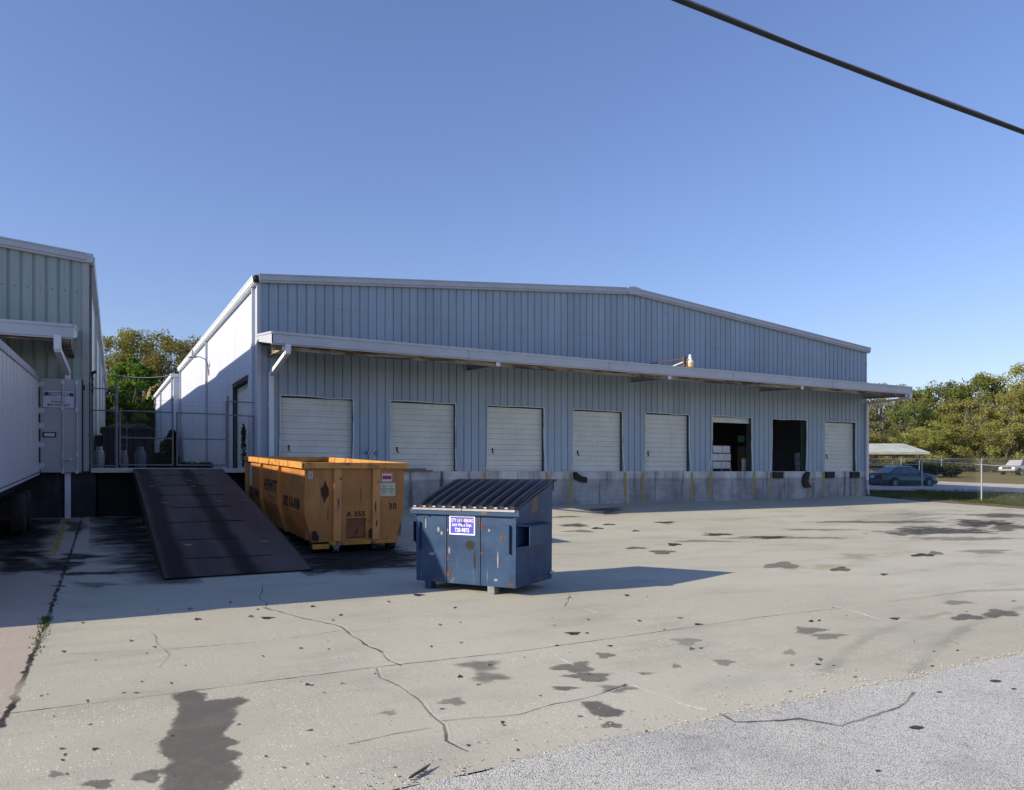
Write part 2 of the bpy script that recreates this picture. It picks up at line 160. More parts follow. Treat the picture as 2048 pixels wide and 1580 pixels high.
def g(X,Y):
    """height of the site: flat by the road, rising towards the docks and on beyond"""
    t=max(0,min(1,(X-22)/10)); e=.1*t*t*(3-2*t)
    if Y<=0:
        n=-Y/F; t=max(0,min(1,(40-n)/40)); return (.49+e)*t**1.6
    return min(1.9,.49+e+.035*Y)
FLOOR=1.83
SUN,SKY,EXPO=4.35,.105,.65
def hash_(k): return {'o':1,'m':11,'f':21,'d':31}[k]
GD={'L':[('joint',0.07,[(-5.24,-18.94),(-5.21,-18.13),(-5.2,-16.75),(-5.15,-14.51),(-5.15,-12.84),(-5.13,-10.73),(-5.08,-7.4),(-4.94,0.41)]),('joint',0.03,[(-5.21,-18.61),(-4.61,-18.62),(-4.11,-18.63),(-3.31,-18.63),(-2.12,-18.65),(-0.96,-18.74),(0.15,-18.71),(1.53,-18.68)]),('joint',0.02,[(-4.93,-16.62),(-4.6,-16.76),(-3.92,-16.92),(-3.1,-17.04),(-2.18,-16.88)]),('crack',0.05,[(-2.64,-14.92),(-2.39,-15.85),(-2.14,-16.52),(-2.13,-17.2),(-2.15,-18.09),(-2.11,-18.7)]),('crack',0.035,[(-2.39,-18.71),(-2.45,-18.97),(-2.4,-19.27),(-2.39,-19.87),(-2.44,-20.24),(-2.46,-20.43),(-2.55,-20.7),(-2.54,-20.98)]),('crack',0.02,[(-3.15,-20.48),(-2.85,-20.42),(-2.56,-20.44)]),('crack',0.025,[(-2.43,-20.35),(-2.14,-20.4),(-1.84,-20.47),(-1.4,-20.42),(-0.63,-20.27)]),('pale',0.05,[(-0.63,-20.27),(-0.62,-20.5),(-0.58,-20.94),(-0.53,-21.1)]),('crack',0.04,[(1.55,-15.95),(1.37,-16.26),(0.93,-16.79)]),('pale',0.04,[(1.03,-17.08),(1.01,-17.39)]),('pale',0.04,[(0.97,-18.21),(0.94,-18.49),(0.94,-18.78)]),('pale',0.05,[(4.03,-17.16),(4.15,-18.32),(4.02,-18.89),(3.88,-19.42),(4.12,-19.88)]),('joint',0.025,[(1.53,-18.68),(2.65,-18.63),(4.16,-18.71)]),('joint',0.025,[(4.99,-18.69),(6.16,-18.7),(6.88,-18.69),(8.7,-18.62),(13.9,-18.31)]),('pale',0.04,[(6.71,-17.72),(6.71,-18.36),(6.67,-19.14),(6.75,-19.62),(6.89,-20.47)]),('tar',0.04,[(-0.55,-21.23),(-0.59,-21.42),(-0.4,-21.52),(-0.12,-21.6),(-0.01,-21.85),(0.24,-21.83),(0.76,-21.79),(1.24,-21.6)]),('crack',0.015,[(-4.09,-15.83),(-4.05,-16.65),(-3.97,-17.2),(-4.11,-17.66)]),('pale',0.03,[(-0.62,-19.04),(-0.67,-19.45)]),('joint',0.02,[(3.77,-15.51),(1.51,-15.49)]),('crack',0.02,[(-2.25,-12.71),(-2.54,-14.05),(-2.63,-15.22)])],'big':[(-4.11,-18.69),(-3.95,-18.62),(-3.86,-18.77),(-3.89,-19.0),(-3.81,-18.98),(-3.62,-19.01),(-3.57,-19.15),(-3.7,-19.26),(-3.72,-19.46),(-3.82,-19.72),(-3.89,-19.89),(-3.81,-20.03),(-3.82,-20.14),(-3.89,-20.14),(-3.82,-20.27),(-3.84,-20.37),(-3.92,-20.4),(-3.88,-20.63),(-3.91,-20.72),(-4.0,-20.84),(-4.05,-21.03),(-4.36,-20.86),(-4.32,-20.66),(-4.28,-20.47),(-4.29,-20.35),(-4.22,-20.25),(-4.28,-20.02),(-4.27,-19.82),(-4.19,-19.63),(-4.15,-19.4),(-4.09,-19.18),(-4.07,-18.9)],'hg':[(-1.27,-20.44),(-1.13,-20.5),(-1.16,-20.69),(-1.11,-20.78),(-1.21,-20.87),(-1.34,-20.86),(-1.39,-20.77),(-1.32,-20.6)],'st':[(-4.38,-20.42,0.07,-0.04,0.01,0.09,0,0.8),(-4.63,-20.4,0.08,-0.04,0.0,0.07,0,0.8),(-4.86,-20.11,0.04,-0.02,0.0,0.05,0,0.7),(-2.16,-19.95,0.08,-0.05,0.04,0.09,1,0.5),(-2.7,-19.97,0.05,-0.03,0.02,0.05,1,0.4),(-1.47,-19.05,0.15,-0.09,0.08,0.16,2,0.7),(-1.58,-19.45,0.13,-0.07,0.07,0.14,2,0.7),(-0.74,-19.53,0.17,-0.09,0.1,0.15,0,0.8),(-0.79,-19.87,0.17,-0.09,0.08,0.12,0,0.8),(-1.19,-20.06,0.09,-0.05,0.03,0.05,0,0.8),(-0.8,-20.29,0.12,-0.07,0.06,0.08,2,0.7),(-1.4,-21.01,0.06,-0.04,0.04,0.05,0,0.9),(-0.22,-19.31,0.07,-0.04,0.07,0.1,0,0.7),(2.55,-19.47,0.15,-0.08,0.15,0.12,0,0.6),(2.48,-19.78,0.16,-0.08,0.12,0.1,0,0.6),(0.93,-19.22,0.12,-0.06,0.11,0.13,0,0.4),(4.92,-19.89,0.18,-0.1,0.18,0.11,0,0.9),(5.55,-19.94,0.2,-0.11,0.25,0.14,0,0.9),(0.08,-18.29,0.07,-0.04,0.04,0.07,3,1),(0.08,-18.99,0.02,-0.02,0.02,0.03,3,1),(1.67,-18.59,0.04,-0.03,0.04,0.04,3,1),(1.75,-18.18,0.03,-0.02,0.02,0.03,3,1),(3.01,-19.11,0.03,-0.01,0.05,0.05,3,1),(0.63,-20.07,0.08,-0.05,0.08,0.08,0,0.5),(5.89,-19.19,0.18,-0.1,0.16,0.1,0,0.5),(0.13,-19.96,0.04,-0.02,0.05,0.06,0,0.5),(-0.28,-20.03,0.07,-0.04,0.03,0.03,0,0.5),(0.23,-18.35,0.02,-0.01,0.02,0.03,3,1),(1.5,-20.1,0.05,-0.03,0.09,0.09,0,0.4),(10.77,-9.5,0.34,-0.14,0.26,0.27,3,1),(11.68,-6.19,0.35,-0.1,0.22,0.27,3,0.9),(11.63,-10.66,0.39,-0.19,0.27,0.24,3,0.8),(12.44,-1.97,0.62,-0.14,0.49,0.67,3,0.7),(11.68,-3.17,0.39,-0.1,0.23,0.31,3,0.7),(8.33,-5.89,0.36,-0.11,0.25,0.38,3,0.8),(8.49,-6.89,0.17,-0.08,0.16,0.23,3,0.8),(9.48,-6.11,0.2,-0.07,0.14,0.19,3,0.8),(9.16,-7.86,0.11,-0.04,0.13,0.16,3,0.9),(7.95,-10.92,0.16,-0.06,0.21,0.24,3,0.9),(6.61,-12.07,0.23,-0.13,0.28,0.33,3,0.6),(11.16,-15.29,0.22,-0.12,0.29,0.18,3,0.9),(11.76,-15.21,0.15,-0.08,0.41,0.25,3,0.5),(6.59,-11.13,0.23,-0.1,0.14,0.18,3,0.6),(9.86,-14.68,0.29,-0.16,0.44,0.32,4,0.7),(7.71,-15.67,0.3,-0.16,0.34,0.27,4,0.7),(7.05,-15.08,0.3,-0.16,0.4,0.36,3,0.45),(7.01,-15.42,0.21,-0.12,0.32,0.28,4,0.5),(7.55,-16.02,0.17,-0.09,0.26,0.2,3,0.6),(17.86,-11.4,1.38,-0.68,1.28,0.8,0,0.8),(22.31,-10.27,0.98,-0.41,1.39,0.78,0,0.9),(26.79,-8.54,1.19,-0.43,1.07,0.57,3,0.7),(21.65,-11.62,0.71,-0.35,1.38,0.72,3,0.7),(11.78,-10.88,1.43,-0.68,0.29,0.25,3,0.45),(19.37,-8.63,2.4,-0.89,0.39,0.27,0,0.6),(9.39,-3.67,0.52,-0.15,0.18,0.29,3,0.5),(7.51,-7.26,0.43,-0.15,0.15,0.23,3,0.6),(16.1,-13.36,1.34,-0.74,0.49,0.28,0,0.4),(13.19,-15.52,0.46,-0.25,0.47,0.26,0,0.5),(14.85,-9.65,1.15,-0.48,0.2,0.16,3,0.4),(9.21,-10.65,0.76,-0.33,0.19,0.19,0,0.5),(7.62,-16.86,0.06,-0.03,0.13,0.09,3,0.8),(-5.95,-7.01,0.35,-0.15,-0.03,0.47,5,1),(-5.83,-8.77,0.42,-0.18,-0.06,0.9,5,1),(-5.21,-8.81,0.31,-0.13,-0.03,0.86,5,1),(-4.88,-7.72,0.31,-0.12,0.0,0.49,5,0.9),(-4.78,-10.12,0.37,-0.16,0.0,0.18,5,0.9),(-4.65,-11.5,0.3,-0.16,0.0,0.3,5,0.6),(-6.12,-3.26,0.55,-0.17,-0.15,2.2,5,0.9),(-5.04,-2.17,0.24,-0.06,-0.02,1.18,5,0.7),(-4.0,-7.1,0.36,-0.16,0.18,4.97,5,1),(-3.84,-10.34,0.2,-0.09,0.07,1.39,5,1),(-5.12,-11.44,0.11,-0.07,-0.01,0.09,5,0.7),(-3.53,-15.36,0.04,-0.02,0.01,0.07,3,1),(-2.76,-15.69,0.07,-0.04,0.02,0.08,3,1),(-0.45,-14.96,0.07,-0.04,0.03,0.1,3,1),(4.04,-19.51,0.05,-0.03,0.09,0.06,3,0.8),(-0.3,-11.04,0.78,-0.39,0.3,0.99,5,0.8),(0.46,-9.27,1.1,-0.49,0.26,0.82,5,0.9),(6.84,-1.58,1.05,-0.26,0.44,0.91,3,0.6),(-1.26,-21.25,0.01,-0.01,0.02,0.03,3,0.9712251418885252),(-1.01,-22.07,0.0,0.0,0.01,0.01,3,0.920174060261334),(2.0,-19.78,0.0,0.0,0.01,0.01,3,0.9504502458753114),(-4.29,-18.12,0.01,0.0,0.0,0.03,3,0.6903789585223825),(-4.3,-16.3,0.02,-0.02,0.0,0.06,3,0.608364900231924),(-3.49,-20.68,0.01,0.0,0.0,0.02,3,0.5798021061790191),(3.13,-19.13,0.02,-0.01,0.05,0.04,3,0.7224178430687607),(-4.3,-20.42,0.0,0.0,0.0,0.0,3,0.6047281912475589),(-3.87,-20.68,0.0,0.0,0.0,0.0,3,0.6446525838734632),(1.72,-21.87,0.02,-0.01,0.04,0.03,3,0.8128650978385639),(-4.04,-20.54,0.0,0.0,0.0,0.0,3,0.9832821561585977),(2.7,-20.65,0.01,0.0,0.02,0.01,3,0.7074533558113726),(3.37,-20.68,0.01,0.0,0.02,0.02,3,0.6506795503847312),(2.23,-16.48,0.03,-0.02,0.06,0.08,3,0.8538380762111278),(-4.64,-17.08,0.01,0.0,0.0,0.03,3,0.7403725933150195),(-2.78,-19.02,0.02,-0.01,0.01,0.02,3,0.5880600402392482),(-3.63,-20.67,0.01,-0.01,0.0,0.02,3,0.678822032529417),(-2.26,-19.72,0.01,0.0,0.0,0.0,3,0.6830922379209303),(1.86,-16.39,0.0,-0.01,0.01,0.02,3,0.8538791283254306),(-1.69,-21.79,0.0,0.0,0.0,0.0,3,0.8778682062256589),(-0.05,-22.67,0.01,0.0,0.02,0.01,3,0.7562480060562238),(3.07,-20.4,0.01,0.0,0.04,0.03,3,0.5540264345324164),(-0.66,-21.81,0.01,-0.01,0.02,0.01,3,0.5183157899714137),(5.3,-19.66,0.01,-0.01,0.04,0.02,3,0.7564400270984603),(-1.52,-16.67,0.01,-0.01,0.01,0.01,3,0.9620988097138954),(-0.45,-19.03,0.01,0.0,0.01,0.02,3,0.6530855341906763),(0.21,-21.51,0.02,-0.01,0.02,0.01,3,0.8445872936744376),(4.98,-20.44,0.0,-0.01,0.02,0.01,3,0.5404791160922464),(-1.77,-21.66,0.01,0.0,0.0,0.0,3,0.6186683019271437),(-1.62,-21.39,0.01,-0.01,0.01,0.01,3,0.8254832194065946),(-4.23,-20.48,0.01,0.0,0.0,0.03,3,0.5163606099846378),(-2.22,-21.11,0.01,0.0,0.01,0.02,3,0.9906502430575506),(0.69,-17.71,0.02,-0.01,0.03,0.05,3,0.5533153048486295),(-0.77,-17.11,0.01,-0.01,0.01,0.04,3,0.6474064631059855),(-2.66,-21.41,0.01,-0.01,0.01,0.01,3,0.9880037848733154),(-1.77,-19.62,0.02,-0.01,0.01,0.02,3,0.6588511261308284),(-3.08,-18.79,0.01,0.0,0.01,0.02,3,0.5562801747657387),(0.76,-21.29,0.01,-0.01,0.02,0.01,3,0.8134824854774195),(-0.95,-18.98,0.01,0.0,0.01,0.02,3,0.745931011707746),(-1.47,-20.15,0.01,-0.01,0.01,0.02,3,0.6806631165113628),(-0.37,-21.88,0.02,-0.01,0.02,0.01,3,0.7937421562672349),(-4.92,-16.51,0.02,-0.01,0.0,0.05,3,0.8522347870033515),(-3.05,-18.91,0.02,-0.02,0.01,0.04,3,0.857992646447763),(2.93,-21.14,0.01,-0.01,0.02,0.01,3,0.7903304131769463),(-5.03,-18.19,0.01,0.0,0.0,0.03,3,0.6629524665759612),(-2.78,-17.53,0.02,-0.01,0.01,0.04,3,0.8237184720994463),(1.53,-20.44,0.02,-0.01,0.05,0.05,3,0.6727909175225621),(2.31,-21.32,0.01,-0.01,0.0,0.0,3,0.9349556262305806),(-1.39,-22.02,0.0,-0.01,0.0,0.0,3,0.7590697152236783),(0.13,-17.81,0.01,-0.01,0.01,0.02,3,0.9686908455709173),(-2.05,-20.58,0.01,-0.01,0.02,0.03,3,0.8354291496066504),(-2.31,-20.08,0.02,-0.01,0.01,0.02,3,0.7582275929508963),(3.06,-20.87,0.01,-0.01,0.04,0.02,3,0.8873523729560082),(-1.11,-21.22,0.0,0.0,0.0,0.0,3,0.5977994284034635),(-1.19,-20.72,0.01,0.0,0.0,0.0,3,0.609519082155068),(-0.55,-21.12,0.0,0.0,0.01,0.02,3,0.9932341965719518),(4.76,-20.37,0.01,0.0,0.02,0.01,3,0.5554144170781629),(2.08,-21.72,0.01,-0.01,0.04,0.02,3,0.5178287752549714),(-1.38,-19.08,0.02,-0.01,0.02,0.03,3,0.535988493227081),(-3.79,-19.74,0.01,0.0,0.0,0.0,3,0.5003303078953936),(-1.57,-18.11,0.01,-0.01,0.02,0.04,3,0.933200620543489),(-0.25,-20.83,0.01,0.0,0.0,0.0,3,0.7749664657323214),(-2.54,-17.71,0.01,-0.01,0.01,0.04,3,0.669686656263109),(-1.93,-21.68,0.0,0.0,0.0,0.0,3,0.7095509633766218),(0.25,-21.61,0.01,0.0,0.0,0.0,3,0.7337361355949659),(-3.9,-17.71,0.01,-0.01,0.0,0.02,3,0.9786062955824932),(1.41,-22.09,0.01,0.0,0.02,0.01,3,0.9106171536947303),(0.23,-19.97,0.01,-0.01,0.0,0.0,3,0.7829060067105149),(1.19,-18.08,0.02,-0.01,0.03,0.05,3,0.9382498483780093),(-0.75,-19.8,0.01,0.0,0.01,0.02,3,0.7467051010262019),(-2.07,-20.64,0.01,-0.01,0.01,0.01,3,0.9805695483645966),(1.11,-21.85,0.0,0.0,0.02,0.01,3,0.8705131112820677),(-2.45,-17.35,0.01,0.0,0.0,0.02,3,0.6595762742503586),(2.15,-21.81,0.01,0.0,0.0,0.0,3,0.5716457086687374),(-4.92,-18.84,0.01,-0.01,0.0,0.02,3,0.6227501529943313),(-4.92,-14.66,0.02,-0.01,0.0,0.04,3,0.5066016483317933),(-0.4,-18.71,0.02,-0.01,0.02,0.03,3,0.8909536191700509),(-2.99,-17.21,0.0,0.0,0.0,0.02,3,0.8607281446040616),(-3.02,-18.95,0.01,-0.01,0.01,0.02,3,0.7591095292749874),(-0.22,-22.35,0.0,0.0,0.0,0.0,3,0.5080863824501585),(-4.1,-16.74,0.02,-0.01,0.0,0.05,3,0.6680608228354585),(-2.99,-19.22,0.01,-0.01,0.0,0.02,3,0.6748823723235703),(-1.07,-21.63,0.0,0.0,0.0,0.0,3,0.5182144567476069),(-3.22,-18.61,0.0,-0.01,0.0,0.02,3,0.9439702879168862),(1.38,-16.24,0.02,-0.01,0.04,0.05,3,0.7974460407184131),(-1.35,-21.98,0.02,-0.01,0.02,0.02,3,0.7409395309488955),(2.24,-21.12,0.01,-0.01,0.04,0.02,3,0.8411641003634832),(-1.06,-21.95,0.0,-0.01,0.0,0.0,3,0.915011770122486),(-4.65,-19.75,0.02,0.0,0.0,0.03,3,0.8894988612563166),(-1.28,-20.8,0.0,-0.01,0.01,0.01,3,0.9553378086945066),(-4.07,-18.3,0.01,-0.01,0.0,0.04,3,0.9443450141611767),(1.8,-21.91,0.01,-0.01,0.02,0.01,3,0.7929261197947197),(4.04,-18.62,0.01,-0.01,0.03,0.02,3,0.6336024173334007),(-4.41,-13.87,0.01,0.0,0.0,0.02,3,0.6665257987476833),(-0.41,-16.17,0.02,-0.01,0.03,0.06,3,0.850624075109851),(-4.75,-19.71,0.01,-0.01,0.0,0.0,3,0.8072777526294344),(3.7,-19.08,0.01,0.0,0.03,0.03,3,0.9970265451539043),(0.31,-20.45,0.01,0.0,0.02,0.01,3,0.8053059696603047),(-1.04,-17.12,0.02,-0.01,0.02,0.06,3,0.6065694020821262),(-1.48,-20.74,0.02,-0.01,0.01,0.02,3,0.5360019701714457),(-4.7,-18.53,0.01,-0.01,0.0,0.05,3,0.6992652560713035),(2.41,-16.72,0.01,-0.01,0.03,0.03,3,0.6572848099674151),(-0.69,-20.24,0.02,-0.01,0.03,0.03,3,0.687099102567117),(-4.71,-19.14,0.0,0.0,0.0,0.02,3,0.7843241007303667),(0.84,-19.53,0.02,-0.01,0.03,0.03,3,0.7749418192389526),(-2.82,-14.74,0.01,-0.01,0.0,0.04,3,0.627095128717303),(0.31,-20.95,0.01,-0.01,0.0,0.0,3,0.9040144131869834),(1.46,-21.18,0.01,0.0,0.02,0.02,3,0.5896601942598179),(-0.45,-21.29,0.01,0.0,0.0,0.0,3,0.7866127702145025),(-4.82,-19.77,0.01,0.0,0.0,0.03,3,0.7969871292021173),(-3.69,-20.43,0.01,-0.01,0.0,0.02,3,0.9816502754512662),(-4.35,-18.47,0.02,-0.01,0.0,0.02,3,0.8625033288621137),(-4.77,-14.93,0.02,-0.01,0.0,0.05,3,0.8405562780589126),(-2.92,-15.49,0.03,-0.02,0.01,0.08,3,0.7457228557042634),(-3.74,-19.7,0.01,-0.01,0.01,0.02,3,0.677149131282483),(-3.19,-17.69,0.01,-0.01,0.0,0.04,3,0.8526625683481683),(1.35,-20.56,0.02,-0.02,0.03,0.02,3,0.9155502593454432),(-1.26,-21.5,0.01,-0.01,0.02,0.01,3,0.9806236693694299),(-1.03,-15.3,0.02,-0.01,0.02,0.08,3,0.6074404334282876),(-3.29,-14.49,0.01,0.0,0.0,0.03,3,0.5165827951816534),(-2.98,-14.27,0.02,-0.01,0.01,0.07,3,0.8306236816955632),(-2.43,-18.85,0.01,0.0,0.01,0.02,3,0.9448884425111331),(-0.32,-20.03,0.01,-0.01,0.01,0.01,3,0.7309489887198375),(-3.83,-19.42,0.0,0.0,0.0,0.02,3,0.6873170467803895),(-2.87,-20.88,0.0,-0.01,0.0,0.0,3,0.776031536065292),(-4.39,-19.82,0.0,0.0,0.0,0.0,3,0.8359930077015154),(-4.83,-19.87,0.01,-0.01,0.0,0.02,3,0.9622599175274307),(-3.03,-21.0,0.01,-0.01,0.01,0.01,3,0.5108712452419614),(-2.43,-21.01,0.0,-0.01,0.0,0.0,3,0.558956644629501),(0.74,-19.5,0.03,-0.01,0.04,0.05,3,0.6199745004225448),(6.71,-19.5,0.03,-0.02,0.08,0.04,3,0.5124651624810699),(-2.75,-15.02,0.02,-0.01,0.01,0.05,3,0.955836515775301),(-0.56,-21.34,0.0,0.0,0.0,0.0,3,0.7340184761638195),(-3.32,-20.07,0.02,-0.01,0.01,0.02,3,0.7340189969664559),(2.58,-19.28,0.01,-0.01,0.02,0.01,3,0.9702408948686759),(-0.11,-20.15,0.01,0.0,0.0,0.0,3,0.5031363422494914),(-4.68,-19.5,0.01,-0.01,0.0,0.0,3,0.584878713059978),(-4.84,-19.64,0.02,-0.01,0.0,0.02,3,0.7826003221795458),(0.76,-22.25,0.01,-0.01,0.02,0.01,3,0.9493959799527885),(-2.38,-21.37,0.01,0.0,0.01,0.02,3,0.8413954125473783),(-0.39,-20.45,0.01,0.0,0.01,0.01,3,0.523950533030294),(1.27,-21.02,0.02,-0.01,0.03,0.02,3,0.5256706024523241),(-4.8,-20.14,0.01,-0.01,0.0,0.02,3,0.8478649575584724),(1.11,-18.63,0.01,-0.01,0.03,0.03,3,0.542179874803626),(-1.9,-15.94,0.02,-0.01,0.02,0.06,3,0.9925827157545928),(-3.53,-14.54,0.03,-0.01,0.01,0.09,3,0.6072048791682283),(-4.99,-18.16,0.01,-0.01,0.0,0.02,3,0.7115903182753252),(0.41,-21.05,0.01,-0.01,0.02,0.01,3,0.8628193140490099),(2.81,-20.78,0.01,-0.01,0.02,0.01,3,0.9457544566184868),(1.91,-22.06,0.0,0.0,0.02,0.01,3,0.6558587718130012),(-4.52,-19.57,0.01,0.0,0.0,0.0,3,0.6564379972691384),(-3.91,-14.44,0.01,-0.01,0.01,0.04,3,0.8485869880181727),(-0.8,-22.33,0.02,-0.01,0.02,0.02,3,0.6226932193183623),(-4.68,-19.18,0.01,0.0,0.0,0.02,3,0.8518011465663237),(-0.61,-22.16,0.0,0.0,0.02,0.02,3,0.5359376163057162),(1.11,-20.46,0.02,-0.01,0.03,0.03,3,0.5000376548472418),(-3.47,-20.76,0.0,0.0,0.0,0.0,3,0.7873644643586836),(-2.47,-20.88,0.01,-0.01,0.01,0.02,3,0.8906701354487411),(-5.2,-13.18,0.02,-0.01,0.0,0.07,3,0.6338474307452783),(1.44,-20.66,0.01,-0.01,0.02,0.01,3,0.6606390515935752),(-2.08,-16.23,0.02,-0.01,0.01,0.04,3,0.8379482936978853),(-2.06,-15.16,0.03,-0.02,0.02,0.08,3,0.7786125094737593),(-5.09,-13.28,0.01,-0.01,-0.01,0.04,3,0.9132369546486004),(-1.22,-18.1,0.02,-0.01,0.02,0.04,3,0.5083117866184456),(0.35,-17.41,0.01,-0.01,0.01,0.02,3,0.6651860228115448),(-5.01,-18.4,0.0,-0.01,0.0,0.0,3,0.8634165785571063),(-4.44,-18.42,0.01,-0.01,0.01,0.02,3,0.8152839344346312),(-4.18,-19.73,0.01,0.0,0.0,0.02,3,0.8973878489041971),(-4.19,-17.01,0.01,0.0,0.0,0.03,3,0.7304985619940865),(-1.8,-19.31,0.02,-0.01,0.02,0.04,3,0.9681481352470316)],'yl':[(-5.46,-7.41),(-5.32,-7.47),(-5.27,0.17),(-5.45,0.23)]}# ---------------------------------------------------------------- the material set
RUST=(.16,.065,.03); DRUST=(.07,.035,.022)
M={}
M['blue']=mat('blue_panel',(.335,.415,.515),.45,.09,1.2,stretch=(1,1,.15),spots=[((.23,.275,.33),1.5,.56,.86,(1.5,1.5,.12)),((.25,.27,.29),2.6,.64,.9,(2,2,.2))],spec=.35)
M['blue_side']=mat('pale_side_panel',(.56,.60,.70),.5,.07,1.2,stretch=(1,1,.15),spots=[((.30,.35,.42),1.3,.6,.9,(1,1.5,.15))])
M['green']=mat('grey_green_panel',(.40,.50,.50),.5,.1,1.2,stretch=(1,1,.15),spots=[((.20,.25,.25),1.6,.55,.85,(2,2,.2))])
M['trim']=mat('pale_grey_trim',(.42,.45,.50),.45,.07,1.5,spots=[((.30,.31,.33),2.2,.62,.85,(.4,1,1)),(RUST,7,.72,.78,(.3,1,1))])
M['white']=mat('white_trim',(.64,.67,.71),.45,.06,2,spots=[((.42,.42,.42),5,.62,.8,(1,1,.4))])
M['door']=mat('door_steel',(.66,.69,.66),.45,.06,1.0,stretch=(1,1,.6),spots=[((.42,.43,.40),2,.6,.85,(1,1,.3)),((.35,.33,.28),9,.7,.8,(1,1,.4))])
M['jamb']=mat('green_jamb',(.035,.06,.05),.6,.2,3,spots=[((.02,.02,.02),3,.5,.7,(1,1,1))])
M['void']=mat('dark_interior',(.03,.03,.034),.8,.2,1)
M['soffit']=mat('rusty_soffit',(.30,.245,.16),.7,.2,1.3,spots=[((.075,.038,.02),1.6,.44,.58,(.5,2,5)),((.45,.42,.34),2,.55,.75,(.5,1,1))])
M['roof']=mat('galvanised_roof',(.45,.46,.46),.4,.1,.8,metal=.3); M['deck']=mat('rusty_deck',(.10,.075,.05),.8,.3,2,spots=[((.05,.028,.016),2,.45,.6,(.4,1,1))])
M['black']=mat('black_rubber',(.012,.012,.013),.75,.3,8,bump=.4)
M['dark']=mat('dark_steel',(.006,.006,.007),.7,.3,4)
M['galv']=mat('galvanised_pipe',(.42,.44,.46),.4,.12,6,metal=.5)
M['wire']=mat('dark_wire',(.07,.072,.08),.7,.2,6); M['galv_dull']=mat('dull_galvanised_pipe',(.155,.16,.185),.6,.2,6,metal=.2)
M['chrome']=mat('bright_metal',(.6,.6,.6),.25,.1,6,metal=.9)
M['yellow']=mat('yellow_paint',(.34,.27,.08),.7,.2,5,spots=[((.33,.31,.28),4,.5,.7,(1,1,.5))])
M['rust']=mat('rusty_steel',(.13,.05,.025),.8,.4,9)
M['ltext']=mat('stencil_black',(.018,.016,.015),.7,.2,20)
M['wtext']=mat('white_letter',(.85,.85,.87),.5,.05,20)
M['navytext']=mat('navy_letter',(.03,.05,.11),.6,.1,20)
M['navyfaint']=mat('faded_letter',(.30,.33,.40),.6,.1,20)
M['tyre']=mat('tyre_rubber',(.015,.015,.016),.85,.2,10)
M['glass']=None
def glass(name,c=(.09,.115,.14)):
    m,nt,_,_=nodes(name); t=NT(nt); t.out(t.bsdf(c,.06,0,None,.6)); return m
M['glass']=glass('tinted_glass')

def panel_wall(name,col,axis,dirt,rust=True):
    """ribbed sheet: every 0.91 m panel a slightly different tone, water streaks, a little rust low down"""
    m,nt,_,_=nodes(name); t=NT(nt); v=t.coord('Object')
    tc=t.node('ShaderNodeTexCoord'); sp=t.node('ShaderNodeSeparateXYZ'); t.link(tc.outputs['Object'],sp.inputs[0])
    wn=t.node('ShaderNodeTexWhiteNoise'); wn.noise_dimensions='1D'; t.link(t.math('FLOOR',t.math('DIVIDE',sp.outputs[axis],.9144)),wn.inputs['W'])
    n=t.noise(t.coord('Object',(1,1,.2)),1.1,6,.6)
    c=t.mix(t.step(n,.25,.75),tuple(x*.90 for x in col),tuple(x*1.08 for x in col))
    c=t.mix(wn.outputs['Value'],tuple(x*.90 for x in (1,1,1)),(1.07,1.06,1.05)) if False else t.mix(t.math('MULTIPLY',wn.outputs['Value'],.22),c,tuple(x*.62 for x in col))
    s1=t.noise(t.coord('Object',(6,6,.22)),1.5,5,.65); c=t.mix(t.math('MULTIPLY',t.step(s1,.52,.72),.45),c,dirt)
    s2=t.noise(t.coord('Object',(1.6,1.6,.5)),1.9,7,.7); c=t.mix(t.math('MULTIPLY',t.step(s2,.58,.74),.5),c,tuple(x*.8 for x in dirt))
    if rust:
        s3=t.noise(t.coord('Object',(3,3,.8)),3.2,6,.7); low=t.step(sp.outputs[2],2.6,1.85)
        c=t.mix(t.math('MULTIPLY',t.step(t.math('ADD',s3,t.math('MULTIPLY',low,.10)),.68,.74),.8),c,(.13,.075,.045))
    t.out(t.bsdf(c,.45,0,t.bump(t.noise(t.coord('Object',(1,1,.35)),1.8,3,.5),.25,.03),.35)); return m
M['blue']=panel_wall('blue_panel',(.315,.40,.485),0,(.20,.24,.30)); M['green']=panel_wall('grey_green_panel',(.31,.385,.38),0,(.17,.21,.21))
def door_mat():
    m,nt,_,_=nodes('door_steel'); t=NT(nt); oi=t.node('ShaderNodeObjectInfo')
    mp=t.node('ShaderNodeVectorMath',operation='ADD'); t.link(t.coord('Object'),mp.inputs[0]); cb=t.node('ShaderNodeCombineXYZ'); t.link(t.math('MULTIPLY',oi.outputs['Random'],40),cb.inputs[1]); t.link(cb.outputs[0],mp.inputs[1]); v=mp.outputs[0]
    n=t.noise(v,.9,5,.6); c=t.mix(t.step(n,.3,.7),(.65,.685,.64),(.75,.775,.74))
    c=t.mix(t.math('MULTIPLY',oi.outputs['Random'],.30),c,(.52,.54,.49))
    sp=t.node('ShaderNodeSeparateXYZ'); t.link(t.coord('Object'),sp.inputs[0])
    k=t.noise(v,3.2,7,.7); c=t.mix(t.math('MULTIPLY',t.step(k,.56,.75),.5),c,(.33,.33,.29))
    f=t.noise(v,11,6,.75); c=t.mix(t.math('MULTIPLY',t.step(f,.66,.72),.7),c,(.20,.18,.15))
    st=t.node('ShaderNodeVectorMath',operation='MULTIPLY'); t.link(v,st.inputs[0]); st.inputs[1].default_value=(5,5,.4)
    c=t.mix(t.math('MULTIPLY',t.step(t.noise(st.outputs[0],2,4,.6),.58,.75),.4),c,(.40,.40,.36))
    t.out(t.bsdf(c,.5,0,t.bump(t.noise(v,2.5,3),.2,.02),.3)); return m
